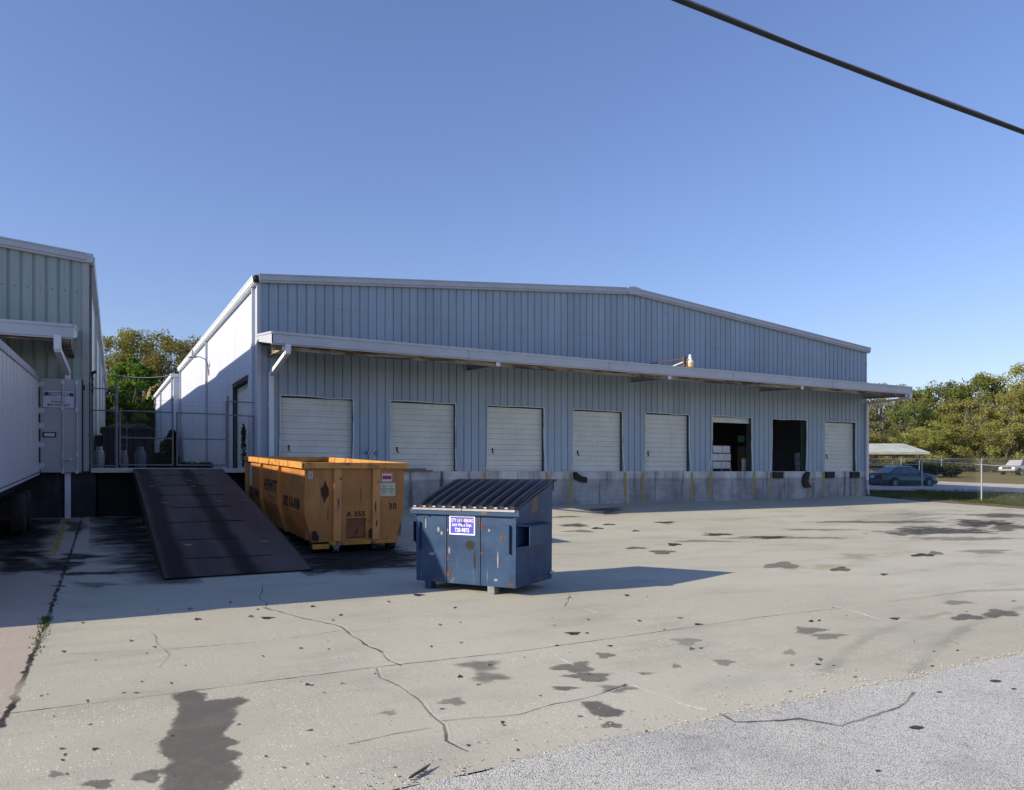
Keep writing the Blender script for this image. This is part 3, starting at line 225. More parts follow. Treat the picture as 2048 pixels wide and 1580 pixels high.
M['door']=door_mat()
def dock_mat(name,tone,blocks=True):
    m,nt,_,_=nodes(name); t=NT(nt); v=t.coord('Object')
    big=t.noise(t.coord('Object',(1,1,.6)),.9,6,.65); fine=t.noise(v,14,5,.7)
    c=t.mix(t.step(big,.3,.7),tuple(x*.60 for x in tone),tuple(x*1.15 for x in tone))
    c=t.mix(t.step(fine,.55,.75),c,tuple(x*.62 for x in tone))
    st=t.noise(t.coord('Object',(2.2,2.2,.16)),1.6,6,.6)
    c=t.mix(t.step(st,.53,.72),c,(.09,.09,.095))
    s5=t.noise(t.coord('Object',(4,4,.3)),1.3,6,.65); c=t.mix(t.math('MULTIPLY',t.step(s5,.56,.72),.6),c,(.20,.15,.10))
    s6=t.noise(t.coord('Object',(1.2,1.2,1.2)),2.1,7,.7); c=t.mix(t.math('MULTIPLY',t.step(s6,.60,.72),.6),c,tuple(min(1,x*1.35) for x in tone))
    tc=t.node('ShaderNodeTexCoord'); sp=t.node('ShaderNodeSeparateXYZ'); t.link(tc.outputs['Object'],sp.inputs[0])
    h=fine
    if blocks:
        cb=t.node('ShaderNodeCombineXYZ'); t.link(sp.outputs[0],cb.inputs[0]); t.link(sp.outputs[2],cb.inputs[1])
        br=t.node('ShaderNodeTexBrick'); br.inputs['Scale'].default_value=1; br.inputs['Brick Width'].default_value=.41; br.inputs['Row Height'].default_value=.205
        br.inputs['Mortar Size'].default_value=.008; br.inputs['Color1'].default_value=(1,1,1,1); br.inputs['Color2'].default_value=(.8,.8,.8,1); br.inputs['Mortar'].default_value=(.72,.72,.72,1)
        t.link(cb.outputs[0],br.inputs['Vector']); c=t.mix(.7,c,br.outputs['Color'],'MULTIPLY')
    t.out(t.bsdf(c,.85,0,t.bump(h,.25,.01),.2)); return m
M['dock']=dock_mat('dock_concrete',(.40,.41,.42)); M['dockband']=dock_mat('dock_edge_concrete',(.55,.55,.54),False)
M['block']=dock_mat('stained_block',(.055,.055,.062)); M['slab']=mat('pale_slab',(.42,.40,.36),.85,.2,2,bump=.3)

def pavement():
    m,nt,_,_=nodes('yard_concrete'); t=NT(nt); v=t.coord('Object')
    tc=t.node('ShaderNodeTexCoord'); sp=t.node('ShaderNodeSeparateXYZ'); t.link(tc.outputs['Object'],sp.inputs[0])
    big=t.noise(v,.16,5,.6); mid=t.noise(t.coord('Object',(.45,1,1)),1.1,6,.65); fine=t.noise(v,26,4,.75); sp2=t.noise(v,70,2,.6)
    c=t.mix(t.step(big,.3,.7),(.42,.398,.312),(.495,.475,.382))
    c=t.mix(t.math('MULTIPLY',t.step(mid,.46,.75),.60),c,(.29,.275,.235))
    # the strip beyond the long joint is pinker and darker
    left=t.step(t.math('ADD',sp.outputs[0],t.math('MULTIPLY',sp.outputs[1],-.01)),-5.0,-5.06)
    c=t.mix(t.math('MULTIPLY',left,.75),c,(.40,.335,.28))
    # drift of tar dust where trucks turn, towards the far end of the yard
    far=t.math('MULTIPLY',t.step(sp.outputs[0],8,22),t.step(t.noise(t.coord('Object',(.25,1,1),(0,0,.25)),.75,6,.7),.48,.68))
    band=t.math('MULTIPLY',t.step(sp.outputs[1],-11.5,-8.5),t.step(sp.outputs[1],-4.2,-6.2))
    c=t.mix(t.math('MULTIPLY',t.math('MULTIPLY',far,band),.72),c,(.15,.145,.135))
    # worn-out surface: exposed pale aggregate in patches, dark pits
    worn=t.step(t.noise(v,.45,4,.6),.42,.62)
    wnear=t.math('MULTIPLY',worn,t.step(sp.outputs[1],-13,-18))
    c=t.mix(t.math('MULTIPLY',t.step(sp2,.60,.70),t.math('MULTIPLY',t.math('ADD',wnear,.18),.75)),c,(.70,.69,.66))
    c=t.mix(t.math('MULTIPLY',t.step(fine,.60,.76),.55),c,(.235,.225,.20))
    vo=t.node('ShaderNodeTexVoronoi'); vo.inputs['Scale'].default_value=40; t.link(v,vo.inputs['Vector']); sc=t.node('ShaderNodeSeparateColor'); t.link(vo.outputs['Color'],sc.inputs[0])
    chip=t.math('MULTIPLY',t.step(sc.outputs[0],.58,.62),t.step(vo.outputs['Distance'],.34,.20))
    patchy=t.step(t.noise(t.coord('Object',(1,1,1)),.7,6,.7),.46,.60)
    c=t.mix(t.math('MULTIPLY',t.math('MULTIPLY',chip,t.math('ADD',patchy,.10)),.70),c,(.80,.79,.76))
    dk=t.math('MULTIPLY',t.step(sc.outputs[1],.93,.95),t.step(vo.outputs['Distance'],.32,.2)); c=t.mix(t.math('MULTIPLY',dk,.8),c,(.09,.085,.08))
    # brushed finish: fine streaks across the slab
    w=t.noise(t.coord('Object',(26,1.2,1),(0,0,.12)),1.2,3,.6); c=t.mix(t.math('MULTIPLY',t.step(w,.5,.75),.16),c,(.27,.26,.23))
    t.out(t.bsdf(c,.88,0,t.bump(t.math('ADD',fine,t.math('MULTIPLY',sp2,.8)),.45,.006),.25)); return m
M['pave']=pavement()
def soaked(name,col,soft=.25,k=.75,stretch=(1,1,1),amp=.9,fs=6):
    """a stain lying on the concrete: opacity from the vertex weight, edge broken up by noise"""
    m,nt,_,_=nodes(name); t=NT(nt)
    a=t.node('ShaderNodeAttribute'); a.attribute_name='weight'
    n=t.noise(t.coord('Object',stretch),fs,8,.72); n2=t.noise(t.coord('Object',stretch),38,4,.75)
    w=t.math('ADD',a.outputs['Fac'],t.math('MULTIPLY',t.math('SUBTRACT',n,.5),amp))
    w=t.math('ADD',w,t.math('MULTIPLY',t.math('SUBTRACT',n2,.5),.6))
    d=t.node('ShaderNodeAttribute'); d.attribute_name='strength'
    f=t.math('MULTIPLY',t.math('MULTIPLY',t.step(w,.5-soft/2,.5+soft/2),k),d.outputs['Fac'])
    f=t.math('MULTIPLY',f,t.math('ADD',.72,t.math('MULTIPLY',t.step(t.noise(t.coord('Object'),3.1,6,.7),.35,.65),.28)))
    f=t.math('MULTIPLY',f,t.math('SUBTRACT',1,t.math('MULTIPLY',t.step(n2,.58,.70),.45)))
    b=t.bsdf(col,.75,0,None,.2); tr=t.node('ShaderNodeBsdfTransparent'); mx=t.node('ShaderNodeMixShader')
    t.link(f,mx.inputs[0]); t.link(tr.outputs[0],mx.inputs[1]); t.link(b,mx.inputs[2]); t.out(mx.outputs[0]); return m
M['wet']=soaked('damp_stain',(.135,.128,.114),.30,.82,(1,1,1),1.3,4.5); M['oil_shade']=soaked('oil_and_shade',(.012,.012,.014),.8,.93,(.5,1,1),2.2,1.6)
M['streak']=soaked('tar_streak',(.045,.042,.038),.45,.95,(.45,1.6,1),3.6,2.6)
M['scuff']=soaked('tyre_scuff',(.13,.125,.115),.6,.75,(1.2,9,1),1.6); M['tan']=soaked('sand_stain',(.42,.32,.17),1.1,.5,(.6,1,1),2.0,2.5)
M['tar']=soaked('tar_spot',(.025,.024,.023),.25,.95,(1,1,1),.7,14); M['crackdark']=soaked('crack_line',(.03,.027,.023),.3,.97,(1,1,1),1.7,9); M['crackpale']=soaked('crumbled_crack',(.78,.76,.70),.3,.9,(1,1,1),2.6,12)
M['yline']=soaked('worn_yellow_line',(.50,.36,.03),.3,.95)

M['grime']=soaked('grime_soft',(.035,.032,.016),.3,.95,(1,1,1),1.6,16); M['rustsoft']=soaked('rust_soft',(.15,.062,.028),.35,.92,(1,1,.7),1.8,12); M['scrape']=soaked('bare_scrape',(.33,.33,.34),.35,.85,(1,1,.6),2.2,18); M['drust']=soaked('dark_rust',(.075,.03,.018),.25,.95,(1,1,.6),1.2,10)
def road():
    m,nt,_,_=nodes('aggregate_road'); t=NT(nt); v=t.coord('Object')
    vo=t.node('ShaderNodeTexVoronoi'); vo.inputs['Scale'].default_value=95; t.link(v,vo.inputs['Vector'])
    sep=t.node('ShaderNodeSeparateColor'); t.link(vo.outputs['Color'],sep.inputs[0])
    c=t.mix(sep.outputs[0],(.44,.435,.39),(.69,.682,.625))
    c=t.mix(t.math('MULTIPLY',t.step(vo.outputs['Distance'],.5,.8),.8),c,(.20,.197,.19))
    c=t.mix(t.math('MULTIPLY',t.step(t.noise(v,.5,6,.65),.45,.75),.5),c,(.22,.215,.205))
    c=t.mix(t.math('MULTIPLY',t.step(t.noise(v,9,4,.7),.56,.72),.5),c,(.17,.17,.165))
    t.out(t.bsdf(c,.85,0,t.bump(vo.outputs['Distance'],.5,.008),.1)); return m
M['road']=road()
def field():
    m,nt,_,_=nodes('field_ground'); t=NT(nt); v=t.coord('Object')
    a=t.noise(v,.12,6,.6); b=t.noise(v,1.6,6,.7); f=t.noise(v,9,4,.7)
    c=t.mix(t.step(a,.35,.65),(.20,.16,.06),(.14,.15,.045))
    c=t.mix(t.step(b,.5,.7),c,(.27,.21,.11)); c=t.mix(t.math('MULTIPLY',t.step(f,.5,.7),.5),c,(.07,.08,.025))
    t.out(t.bsdf(c,.95,0,t.bump(b,.5,.1),.1)); return m
M['field']=field()
def verge():
    m,nt,_,_=nodes('verge_soil'); t=NT(nt); v=t.coord('Object')
    tc=t.node('ShaderNodeTexCoord'); sp=t.node('ShaderNodeSeparateXYZ'); t.link(tc.outputs['Object'],sp.inputs[0])
    b=t.noise(v,1.3,6,.7); f=t.noise(v,12,5,.75)
    c=t.mix(t.step(f,.4,.65),(.075,.085,.024),(.04,.055,.016))
    c=t.mix(t.step(b,.52,.68),c,(.16,.12,.07))
    a=t.node('ShaderNodeAttribute'); a.attribute_name='weight'
    soil=t.mix(t.step(f,.45,.6),(.20,.15,.105),(.09,.065,.045))
    c=t.mix(t.step(t.math('ADD',a.outputs['Fac'],t.math('MULTIPLY',t.math('SUBTRACT',b,.5),.8)),.4,.6),c,soil)
    t.out(t.bsdf(c,.95,0,t.bump(f,.8,.05),.1)); return m
M['verge']=verge(); M['street']=mat('limerock_street',(.52,.47,.40),.9,.12,.5,bump=.3,bs=12,spots=[((.36,.33,.29),.4,.52,.75,(1,.3,1))])
def leaf(name,c1,c2,c3,tl=.3):
    m,nt,_,_=nodes(name); t=NT(nt); v=t.coord('Object')
    oi=t.node('ShaderNodeObjectInfo')
    n=t.noise(v,.55,4,.6); f=t.noise(v,3.2,3,.6)
    c=t.mix(t.step(n,.35,.65),c1,c2); c=t.mix(t.step(f,.5,.7),c,c3)
    hs=t.node('ShaderNodeHueSaturation'); t.link(c,hs.inputs['Color'])
    t.link(t.math('ADD',t.math('MULTIPLY',oi.outputs['Random'],.035),.497),hs.inputs['Hue'])
    t.link(t.math('ADD',t.math('MULTIPLY',oi.outputs['Random'],.35),.82),hs.inputs['Value'])
    d=t.node('ShaderNodeBsdfDiffuse'); tr=t.node('ShaderNodeBsdfTranslucent'); t.link(hs.outputs[0],d.inputs[0]); t.link(hs.outputs[0],tr.inputs[0])
    mx=t.node('ShaderNodeMixShader'); mx.inputs[0].default_value=tl; t.link(d.outputs[0],mx.inputs[1]); t.link(tr.outputs[0],mx.inputs[2]); t.out(mx.outputs[0]); return m
M['oak']=leaf('oak_leaf',(.215,.205,.06),(.29,.255,.085),(.255,.245,.085)); M['oakdark']=leaf('dark_oak_leaf',(.085,.09,.03),(.14,.135,.045),(.15,.15,.055))
M['moss']=leaf('mossy_leaf',(.22,.21,.135),(.19,.195,.09),(.27,.255,.165)); M['fresh']=leaf('fresh_leaf',(.17,.205,.055),(.21,.245,.075),(.15,.18,.055),.4)
M['bright']=leaf('bright_leaf',(.12,.205,.03),(.165,.26,.045),(.075,.13,.02),.4); M['weed']=leaf('weed_leaf',(.03,.045,.012),(.05,.06,.016),(.04,.035,.015))
M['grass']=leaf('grass_blade',(.065,.09,.018),(.095,.11,.028),(.13,.115,.045)); M['dry']=leaf('dry_frond',(.42,.30,.17),(.36,.25,.14),(.5,.38,.24))
M['bark']=mat('bark',(.11,.09,.07),.9,.4,4,bump=.6,bs=9)
# ---------------------------------------------------------------- ground sheets
def axis(pts):
    out=[]
    for a,b,st in pts:
        n=max(1,round((b-a)/st)); out+=[a+(b-a)*i/n for i in range(n)]
    return out+[pts[-1][1]]
def sheet(xs,ys,fz):
    b=B(); nx=len(xs)
    b.v=[(x,y,fz(x,y)) for y in ys for x in xs]
    for j in range(len(ys)-1):
        for i in range(nx-1):
            b.f.append([j*nx+i,j*nx+i+1,(j+1)*nx+i+1,(j+1)*nx+i]); b.m.append(0); b.sm.append(True)
    return b
def inyard(x,y): return x<32 and -60<y<.6
gx=axis([(-900,-100,80),(-100,-20,8),(-20,28,2),(28,60,1),(60,140,4),(140,1200,90)])
gy=axis([(-700,-60,60),(-60,-22,4),(-22,40,1),(40,120,4),(120,1400,90)])
tag(sheet(gx,gy,lambda x,y:g(x,y)-(.12 if inyard(x,y) else 0)).build('ground',M['field']),kind='structure')

b=sheet(axis([(-60,-8,2),(-8,34,.7)]),axis([(-21.3,-13,.9),(-13,.02,.35)]),g)
npav=len(b.v); W=[0.]*npav; ST=[1.]*npav
PM=['pave','wet','oil_shade','scuff','tan','tar','crackdark','crackpale','yline','streak']
def patch(ring,mi,dz,k=1.,soft=.35):
    """a stain: centre fan, weight falling off to the outline"""
    cx=sum(p[0] for p in ring)/len(ring); cy=sum(p[1] for p in ring)/len(ring); n=len(ring); vs=[]; 
    for f,w in ((1.-soft,1.),(1.0,.5),(1.+soft*.9,0.)):
        for x,y in ring:
            X=cx+(x-cx)*f; Y=cy+(y-cy)*f; vs.append((X,Y,g(X,Y)+dz)); W.append(w); ST.append(k)
    vs.append((cx,cy,g(cx,cy)+dz)); W.append(1.); ST.append(k)
    fs=[(i,(i+1)%n,n+(i+1)%n,n+i) for i in range(n)]+[(n+i,n+(i+1)%n,2*n+(i+1)%n,2*n+i) for i in range(n)]+[(3*n,(i+1)%n,i) for i in range(n)]
    fs=[f[::-1] for f in fs]; b.add(vs,fs,mi)
def region(poly,mi,dz,k=1.,st=.045,soft=.07):
    """a large stain or patch of painted shade, any outline: fine grid, weight from the distance to the outline"""
    n=len(poly)
    def sd(x,y):
        d=9.; ins=False
        for i in range(n):
            (ax,ay),(bx,by)=poly[i],poly[(i+1)%n]; dx,dy=bx-ax,by-ay
            t=max(0,min(1,((x-ax)*dx+(y-ay)*dy)/(dx*dx+dy*dy+1e-9))); d=min(d,math.hypot(x-ax-dx*t,y-ay-dy*t))
            if (ay>y)!=(by>y) and x<(bx-ax)*(y-ay)/(by-ay)+ax: ins=not ins
        return d if ins else -d
    x0,x1=min(p[0] for p in poly)-.15,max(p[0] for p in poly)+.15; y0,y1=max(-21.28,min(p[1] for p in poly)-.15),max(p[1] for p in poly)+.15
    nx,ny=int((x1-x0)/st),int((y1-y0)/st); D=[[sd(x0+i*st,y0+j*st) for i in range(nx+1)] for j in range(ny+1)]; ids={}
    vs=[];fs=[]
    def vid(i,j):
        if (i,j) not in ids:
            ids[i,j]=len(vs); x,y=x0+i*st,y0+j*st; vs.append((x,y,g(x,y)+dz)); W.append(max(0.,min(1.1,.5+D[j][i]/soft*.5))); ST.append(k)
        return ids[i,j]
    for j in range(ny):
        for i in range(nx):
            if max(D[j][i],D[j][i+1],D[j+1][i],D[j+1][i+1])>-soft: fs.append((vid(i,j),vid(i+1,j),vid(i+1,j+1),vid(i,j+1)))
    b.add(vs,fs,mi)
def ribbon(pts,w,mi,dz,k=1.,wander=0.):
    P=[]
    for (x0,y0),(x1,y1) in zip(pts,pts[1:]):
        n=max(1,int(math.hypot(x1-x0,y1-y0)/.10))
        P+=[(x0+(x1-x0)*i/n,y0+(y1-y0)*i/n) for i in range(n)]
    P.append(pts[-1]); wd=0 if mi in (3,8) else (.5 if w<.02 else .35)
    P=[(x+random.uniform(-1,1)*w*wd+wander*mnoise.noise((x*2.3,y*2.3,5)),y+random.uniform(-1,1)*w*wd+wander*mnoise.noise((x*2.3,y*2.3,9))) for x,y in P]
    vs=[];n=len(P); kk=k
    for i,(x,y) in enumerate(P):
        a=P[max(i-1,0)];c=P[min(i+1,n-1)]; tx,ty=c[0]-a[0],c[1]-a[1]; l=math.hypot(tx,ty) or 1; nx,ny=-ty/l,tx/l
        ww=w*random.uniform(.5,1.3); k=kk*max(.25,min(1,.75+.9*mnoise.noise((x*1.7,y*1.7,w*90))))
        for s,wt in ((-1.2,0),(0,1.1),(1.2,0)):
            X,Y=x+nx*ww*s,y+ny*ww*s; vs.append((X,Y,g(X,Y)+dz)); W.append(wt); ST.append(k)
    b.add(vs,[(3*i+1,3*i,3*i+3,3*i+4) for i in range(n-1)]+[(3*i+2,3*i+1,3*i+4,3*i+5) for i in range(n-1)],mi)
region(GD['big'],1,.0030); region(GD['hg'],1,.0030)
for i,(x,y,ax,ay,bx,by,k,d) in enumerate(GD['st']):
    n=18; ph=random.random()*9; ring=[]
    for j in range(n):
        a=2*math.pi*j/n; r=1+.22*math.sin(3*a+ph)+.15*math.sin(5*a+2*ph)
        ring.append((x+(ax*math.cos(a)+bx*math.sin(a))*r,y+(ay*math.cos(a)+by*math.sin(a))*r))
    if sum(ring[q][0]*ring[(q+1)%n][1]-ring[(q+1)%n][0]*ring[q][1] for q in range(n))<0: ring=ring[::-1]
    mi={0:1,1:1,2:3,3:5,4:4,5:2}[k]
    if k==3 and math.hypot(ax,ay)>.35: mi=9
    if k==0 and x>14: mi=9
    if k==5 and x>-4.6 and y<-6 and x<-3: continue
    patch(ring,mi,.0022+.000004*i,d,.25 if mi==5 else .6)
for i,(k,w,pts) in enumerate(GD['L']):
    if k!='tar': ribbon(pts,w*(.55 if w>.06 else .40 if k!='pale' else .55),{'joint':6,'crack':6,'pale':7}[k],.0036+.00003*i,1 if w>.06 else .85,.01 if k=='joint' else .07)
for pts in ([(1.17,-20.79),(1.99,-20.37),(2.91,-19.99),(3.94,-19.71),(5.07,-19.58)],[(1.83,-21.2),(2.9,-20.74),(4.29,-20.23),(5.39,-19.97),(8,-19.6)]): ribbon(pts,.11,3,.0021,.22)
for nm,w,pts in GD['L']:
    if nm=='crack' and w>.024: ribbon([(x+.025,y-.02) for x,y in pts],w*.5,7,.0033,.6,.07)
region([(-4.6,.0),(-3.2,-.2),(-3.35,-12.1),(-3.75,-11.8),(-4.1,-9.7),(-4.3,-6.1),(-4.6,-3.1)],2,.0026,1.,.12,.75)  # oily ground beside the ramp, with its deep shade painted in
region([(-1.24,-12.0),(-.95,-5.0),(-.59,-6.2),(1.5,-7.0),(1.36,-10.6),(.61,-11.5),(-.33,-11.5)],2,.0027,1.,.12,.7)  # oil and painted shade on the ground around and under the container
region([(-9.5,-.1),(-5.6,-.2),(-5.75,-4.2),(-6.1,-8.0),(-9.5,-8.4)],2,.0028,1.,.15,.9)  # truck bay under the trailer: stains and shade painted together
yl=GD['yl']; ribbon([((yl[0][0]+yl[1][0])/2,yl[0][1]),((yl[2][0]+yl[3][0])/2,-.4)],.11,8,.0034,.8)
b.a={'weight':W,'strength':ST}
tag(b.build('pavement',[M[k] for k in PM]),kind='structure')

# foreground road with a ragged edge lying a little over the concrete
b=B(); xs=axis([(-40,-8,1),(-8,12,.06),(12,80,.5)])
top=[]
for x in xs:
    y=-21.29+.10*(mnoise.noise((x*.9,3,0)))+.05*mnoise.noise((x*4,0,0))+.035*mnoise.noise((x*13,7,0)); top.append((x,y,.012))
n=len(xs); b.v=top+[(x,-21.9,.014) for x in xs]+[(x,-48,.014) for x in xs]
for i in range(n-1):
    b.f+=[[n+i,n+i+1,i+1,i],[2*n+i,2*n+i+1,n+i+1,n+i]]; b.m+=[0,0]; b.sm+=[False,False]
W=[0.]*len(b.v); ST=[1.]*len(b.v)
_g=g
g=lambda x,y:.014
for k,w,pts in GD['L']:
    if k=='tar': ribbon(pts,w*.6,1,.003,.9)
for i in range(46):
    x,y=random.uniform(-3,9),random.uniform(-24.3,-21.5); r=random.choice([.015,.02,.03,.04])
    patch([(x+r*1.5*math.cos(a*.7),y+r*math.sin(a*.7)) for a in range(9)],2,.002+i*.00002,.9,.5)
g=_g
b.a={'weight':W,'strength':ST}
pb=B()
for i in range(1500):
    x=random.uniform(-4.5,9); y=-21.27+random.gauss(0,.05)+(abs(random.gauss(0,.25)) if random.random()<.18 else 0); r=random.uniform(.004,.012)
    q=[(x+r*random.uniform(.6,1.3)*cx,y+r*random.uniform(.6,1.3)*cy,.006+r*(.5+cz*random.uniform(.3,.7))) for cx,cy,cz in ((1,0,0),(0,1,0),(-1,0,0),(0,-1,0),(0,0,1),(0,0,-1))]
    pb.add(q,[(0,1,4),(1,2,4),(2,3,4),(3,0,4),(1,0,5),(2,1,5),(3,2,5),(0,3,5)])
tag(pb.build('gravel',mat('loose_stone',(.45,.43,.38),.9,.4,40)),label='loose pale gravel crumbled along the edge of the road',cat='gravel',kind='stuff')
tag(b.build('road',[M['road'],M['crackdark'],M['tar']]),kind='structure')

# grass verge to the east of the yard, and the limerock street beyond it
edge=[(30.35,.6),(30.1,-.1),(30.3,-1.6),(30.5,-3),(31.0,-4.2),(31.35,-5.2),(31.5,-6.9),(31.9,-10),(32.4,-15),(33,-21),(34,-30)]
def vz(x,y):
    d=math.hypot(x-37.3,(y+3.9)*1.2); return g(x,y)+.03+.34*max(0,1-d/1.9)**1.2+.10*max(0,mnoise.noise((x*.8,y*.8,2)))+.12*max(0,1-math.hypot(x-32.3,y+.6)/1.6)
b=B(); rows=[]; W=[]
yy=[e[1] for e in edge]
for j in range(len(edge)-1):
    n=max(1,int(abs(edge[j][1]-edge[j+1][1])/.35))
    for q in range(n):
        f=q/n; rows.append((edge[j][0]+(edge[j+1][0]-edge[j][0])*f+.10*mnoise.noise((0,(edge[j][1]+(edge[j+1][1]-edge[j][1])*f)*2.2,1)),edge[j][1]+(edge[j+1][1]-edge[j][1])*f))
us=[0,.12,.3,.5,.8,1.1,1.5,2,2.5,3,3.5,4,4.5,5,5.5,6,6.5,7,7.5,8,8.5,9,9.5,10,11,12,14]
for x,y in rows:
    for i,u in enumerate(us):
        z=g(x+u,y)+.006 if i==0 else vz(x+u,y); b.v.append((x+u,y,z))
        W.append((1. if u<.9 else max(0.,1-(u-.9)/.7))*min(1,max(0,(-y-1.2)/1.5)))
k=len(us)
for j in range(len(rows)-1):
    for i in range(k-1): b.f.append([j*k+i,(j+1)*k+i,(j+1)*k+i+1,j*k+i+1]); b.m.append(0); b.sm.append(True)
b.a={'weight':W}
tag(b.build('verge',M['verge']),kind='structure')
b=B()
sp=[((33,11),(47,42)),((36.2,3.4),(50,22)),((38.5,1.0),(53.3,10.3)),((42.2,-1.4),(54.9,5)),((46.5,-5),(57,-1)),((50,-12),(60,-10)),((53,-24),(64,-24)),((54,-60),(66,-60))]
for (a,c),(a2,c2) in zip(sp,sp[1:]):
    for i in range(8):
        for j in range(8):
            def P(u,v):
                l=(a[0]+(a2[0]-a[0])*v,a[1]+(a2[1]-a[1])*v); r=(c[0]+(c2[0]-c[0])*v,c[1]+(c2[1]-c[1])*v)
                x,y=l[0]+(r[0]-l[0])*u,l[1]+(r[1]-l[1])*u
                return (x,y,g(x,y)+.16-(.14 if u in(0,1) else 0))
            b.quad(P(i/8,j/8),P(i/8,(j+1)/8),P((i+1)/8,(j+1)/8),P((i+1)/8,j/8))
tag(b.build('street',M['street']),kind='structure')

# short grass tufts on the verge: uncountable
b=B()
for i in range(15000):
    x=random.uniform(30.3,42); y=random.uniform(-10,2.0)
    ex=next((edge[q][0]+(edge[q+1][0]-edge[q][0])*(edge[q][1]-y)/(edge[q][1]-edge[q+1][1]) for q in range(len(edge)-1) if edge[q+1][1]<=y<=edge[q][1]),30.3)
    if x<ex or (y<-1.8 and x<ex+1.25 and random.random()<.93): continue
    if mnoise.noise((x*.7,y*.7,9))<-.15 and random.random()<.7: continue
    z=vz(x,y)-.02; h=random.uniform(.06,.17); a=random.random()*6.28; w=.012+.01*random.random(); dx,dy=random.uniform(-.06,.06),random.uniform(-.06,.06)
    b.add([(x-w*math.cos(a),y-w*math.sin(a),z),(x+w*math.cos(a),y+w*math.sin(a),z),(x+dx,y+dy,z+h)],[(0,1,2)])
for i in range(420):
    # weeds growing in the long joint
    t=random.random()**3; y=-14.4-2.2*t+random.uniform(-.05,.05); x=-5.17+random.gauss(0,.03); h=random.uniform(.02,.05); a=random.random()*6.28
    if random.random()<.6: continue
    b.add([(x-.008*math.cos(a),y-.008*math.sin(a),0),(x+.008*math.cos(a),y+.008*math.sin(a),0),(x+random.uniform(-.03,.03),y+random.uniform(-.03,.03),h)],[(0,1,2)])
tag(b.build('grass',M['grass']),label='short green grass growing on the verge beside the far dock corner',cat='grass',kind='stuff')

# ---------------------------------------------------------------- ribbed metal walls
def ribprofile(x0,x1,first,p=.3048,w=.052,wi=.026,d=.036):
    """(x, depth) points: flat pans with narrow recessed grooves"""
    pts=[(x0,0)]; x=first
    while x<x1-.06:
        if x>x0+.06: pts+=[(x-w/2,0),(x-wi/2,d),(x+wi/2,d),(x+w/2,0)]
        x+=p
    return pts+[(x1,0)]
def ribwall(bb,x0,x1,first,zb,zt,openings=(),mi=0,T=lambda x,y,z:(x,y,z),**kw):
    """front at depth 0 facing -y; openings = (xa, xb, za, zc)"""
    pr=ribprofile(x0,x1,first,**kw); ev=sorted({e for o in openings for e in o[:2]})
    out=[]
    for (xa,da),(xb,db) in zip(pr,pr[1:]):
        cuts=[xa]+[e for e in ev if xa<e<xb]+[xb]
        for c,d in zip(cuts,cuts[1:]):
            f=lambda q:da+(db-da)*(q-xa)/(xb-xa) if xb>xa else da
            out.append((c,f(c),d,f(d)))
    for xa,da,xb,db in out:
        mid=(xa+xb)/2; spans=[(zb,None)]
        for o in openings:
            if o[0]<mid<o[1]: spans=[(zb,o[2]),(o[3],None)]
        for a,c in spans:
            if c is not None and c-a<.01: continue
            ta=zt(xa) if c is None else c; tb=zt(xb) if c is None else c
            bb.add([T(xa,da,a),T(xb,db,a),T(xb,db,tb),T(xa,da,ta)],[(0,1,2,3)],mi)

# ================================================================ main warehouse
WX,WL,EZ,RZ=30.27,24.7,7.98,9.30
wh=empty('warehouse',(0,0,0),label='long pale blue ribbed metal warehouse with eight dock doors under one canopy',cat='warehouse')
DL=[.71,4.51,8.33,12.19,15.86,19.66,23.44,27.13]; DR=[3.16,7.02,10.82,14.65,18.30,22.10,25.83,29.46]; DT=4.31
gab=lambda x:EZ+(RZ-EZ)*(1-abs(x-WX/2)/(WX/2))
b=B(); ribwall(b,.10,WX,.34,FLOOR,gab,[(l,r,FLOOR,DT) for l,r in zip(DL,DR)])
# screw line across the upper wall
x=.34
while x<WX:
    for q in (0,.15): b.box(x+q-.014,x+q+.014,-.008,.0,7.33,7.358,1); b.box(x+q-.012,x+q+.012,-.007,.0,3.05,3.072,1) if not any(l-.1<x+q<r+.1 for l,r in zip(DL,DR)) else None
    x+=.3048
b.build('front_wall',[M['blue'],mat('screw_grey',(.12,.15,.20),.6,.2,5)],wh)
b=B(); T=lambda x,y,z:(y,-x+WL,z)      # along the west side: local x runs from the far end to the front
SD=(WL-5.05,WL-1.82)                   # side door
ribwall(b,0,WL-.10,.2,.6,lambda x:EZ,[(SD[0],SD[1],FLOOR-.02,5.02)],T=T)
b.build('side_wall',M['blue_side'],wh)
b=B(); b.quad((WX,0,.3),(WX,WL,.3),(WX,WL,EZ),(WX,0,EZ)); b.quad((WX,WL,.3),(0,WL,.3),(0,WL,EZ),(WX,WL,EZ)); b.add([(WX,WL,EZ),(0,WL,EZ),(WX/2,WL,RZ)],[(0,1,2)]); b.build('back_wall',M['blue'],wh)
b=B()
for s in (0,1):
    xa=-.12 if s==0 else WX+.12
    b.prism([(xa,-.03,EZ+.02),(WX/2,-.03,RZ+.05),(WX/2,-.03,RZ-.03),(xa,-.03,EZ-.06)],(0,WL+.1,0))
b.build('roof',M['roof'],wh)
b=B(); b.box(.05,WX-.05,.25,WL-.05,FLOOR-.2,FLOOR-.004); b.box(6,28,5.5,5.6,FLOOR,7.5); b.build('floor_slab',M['void'],wh)
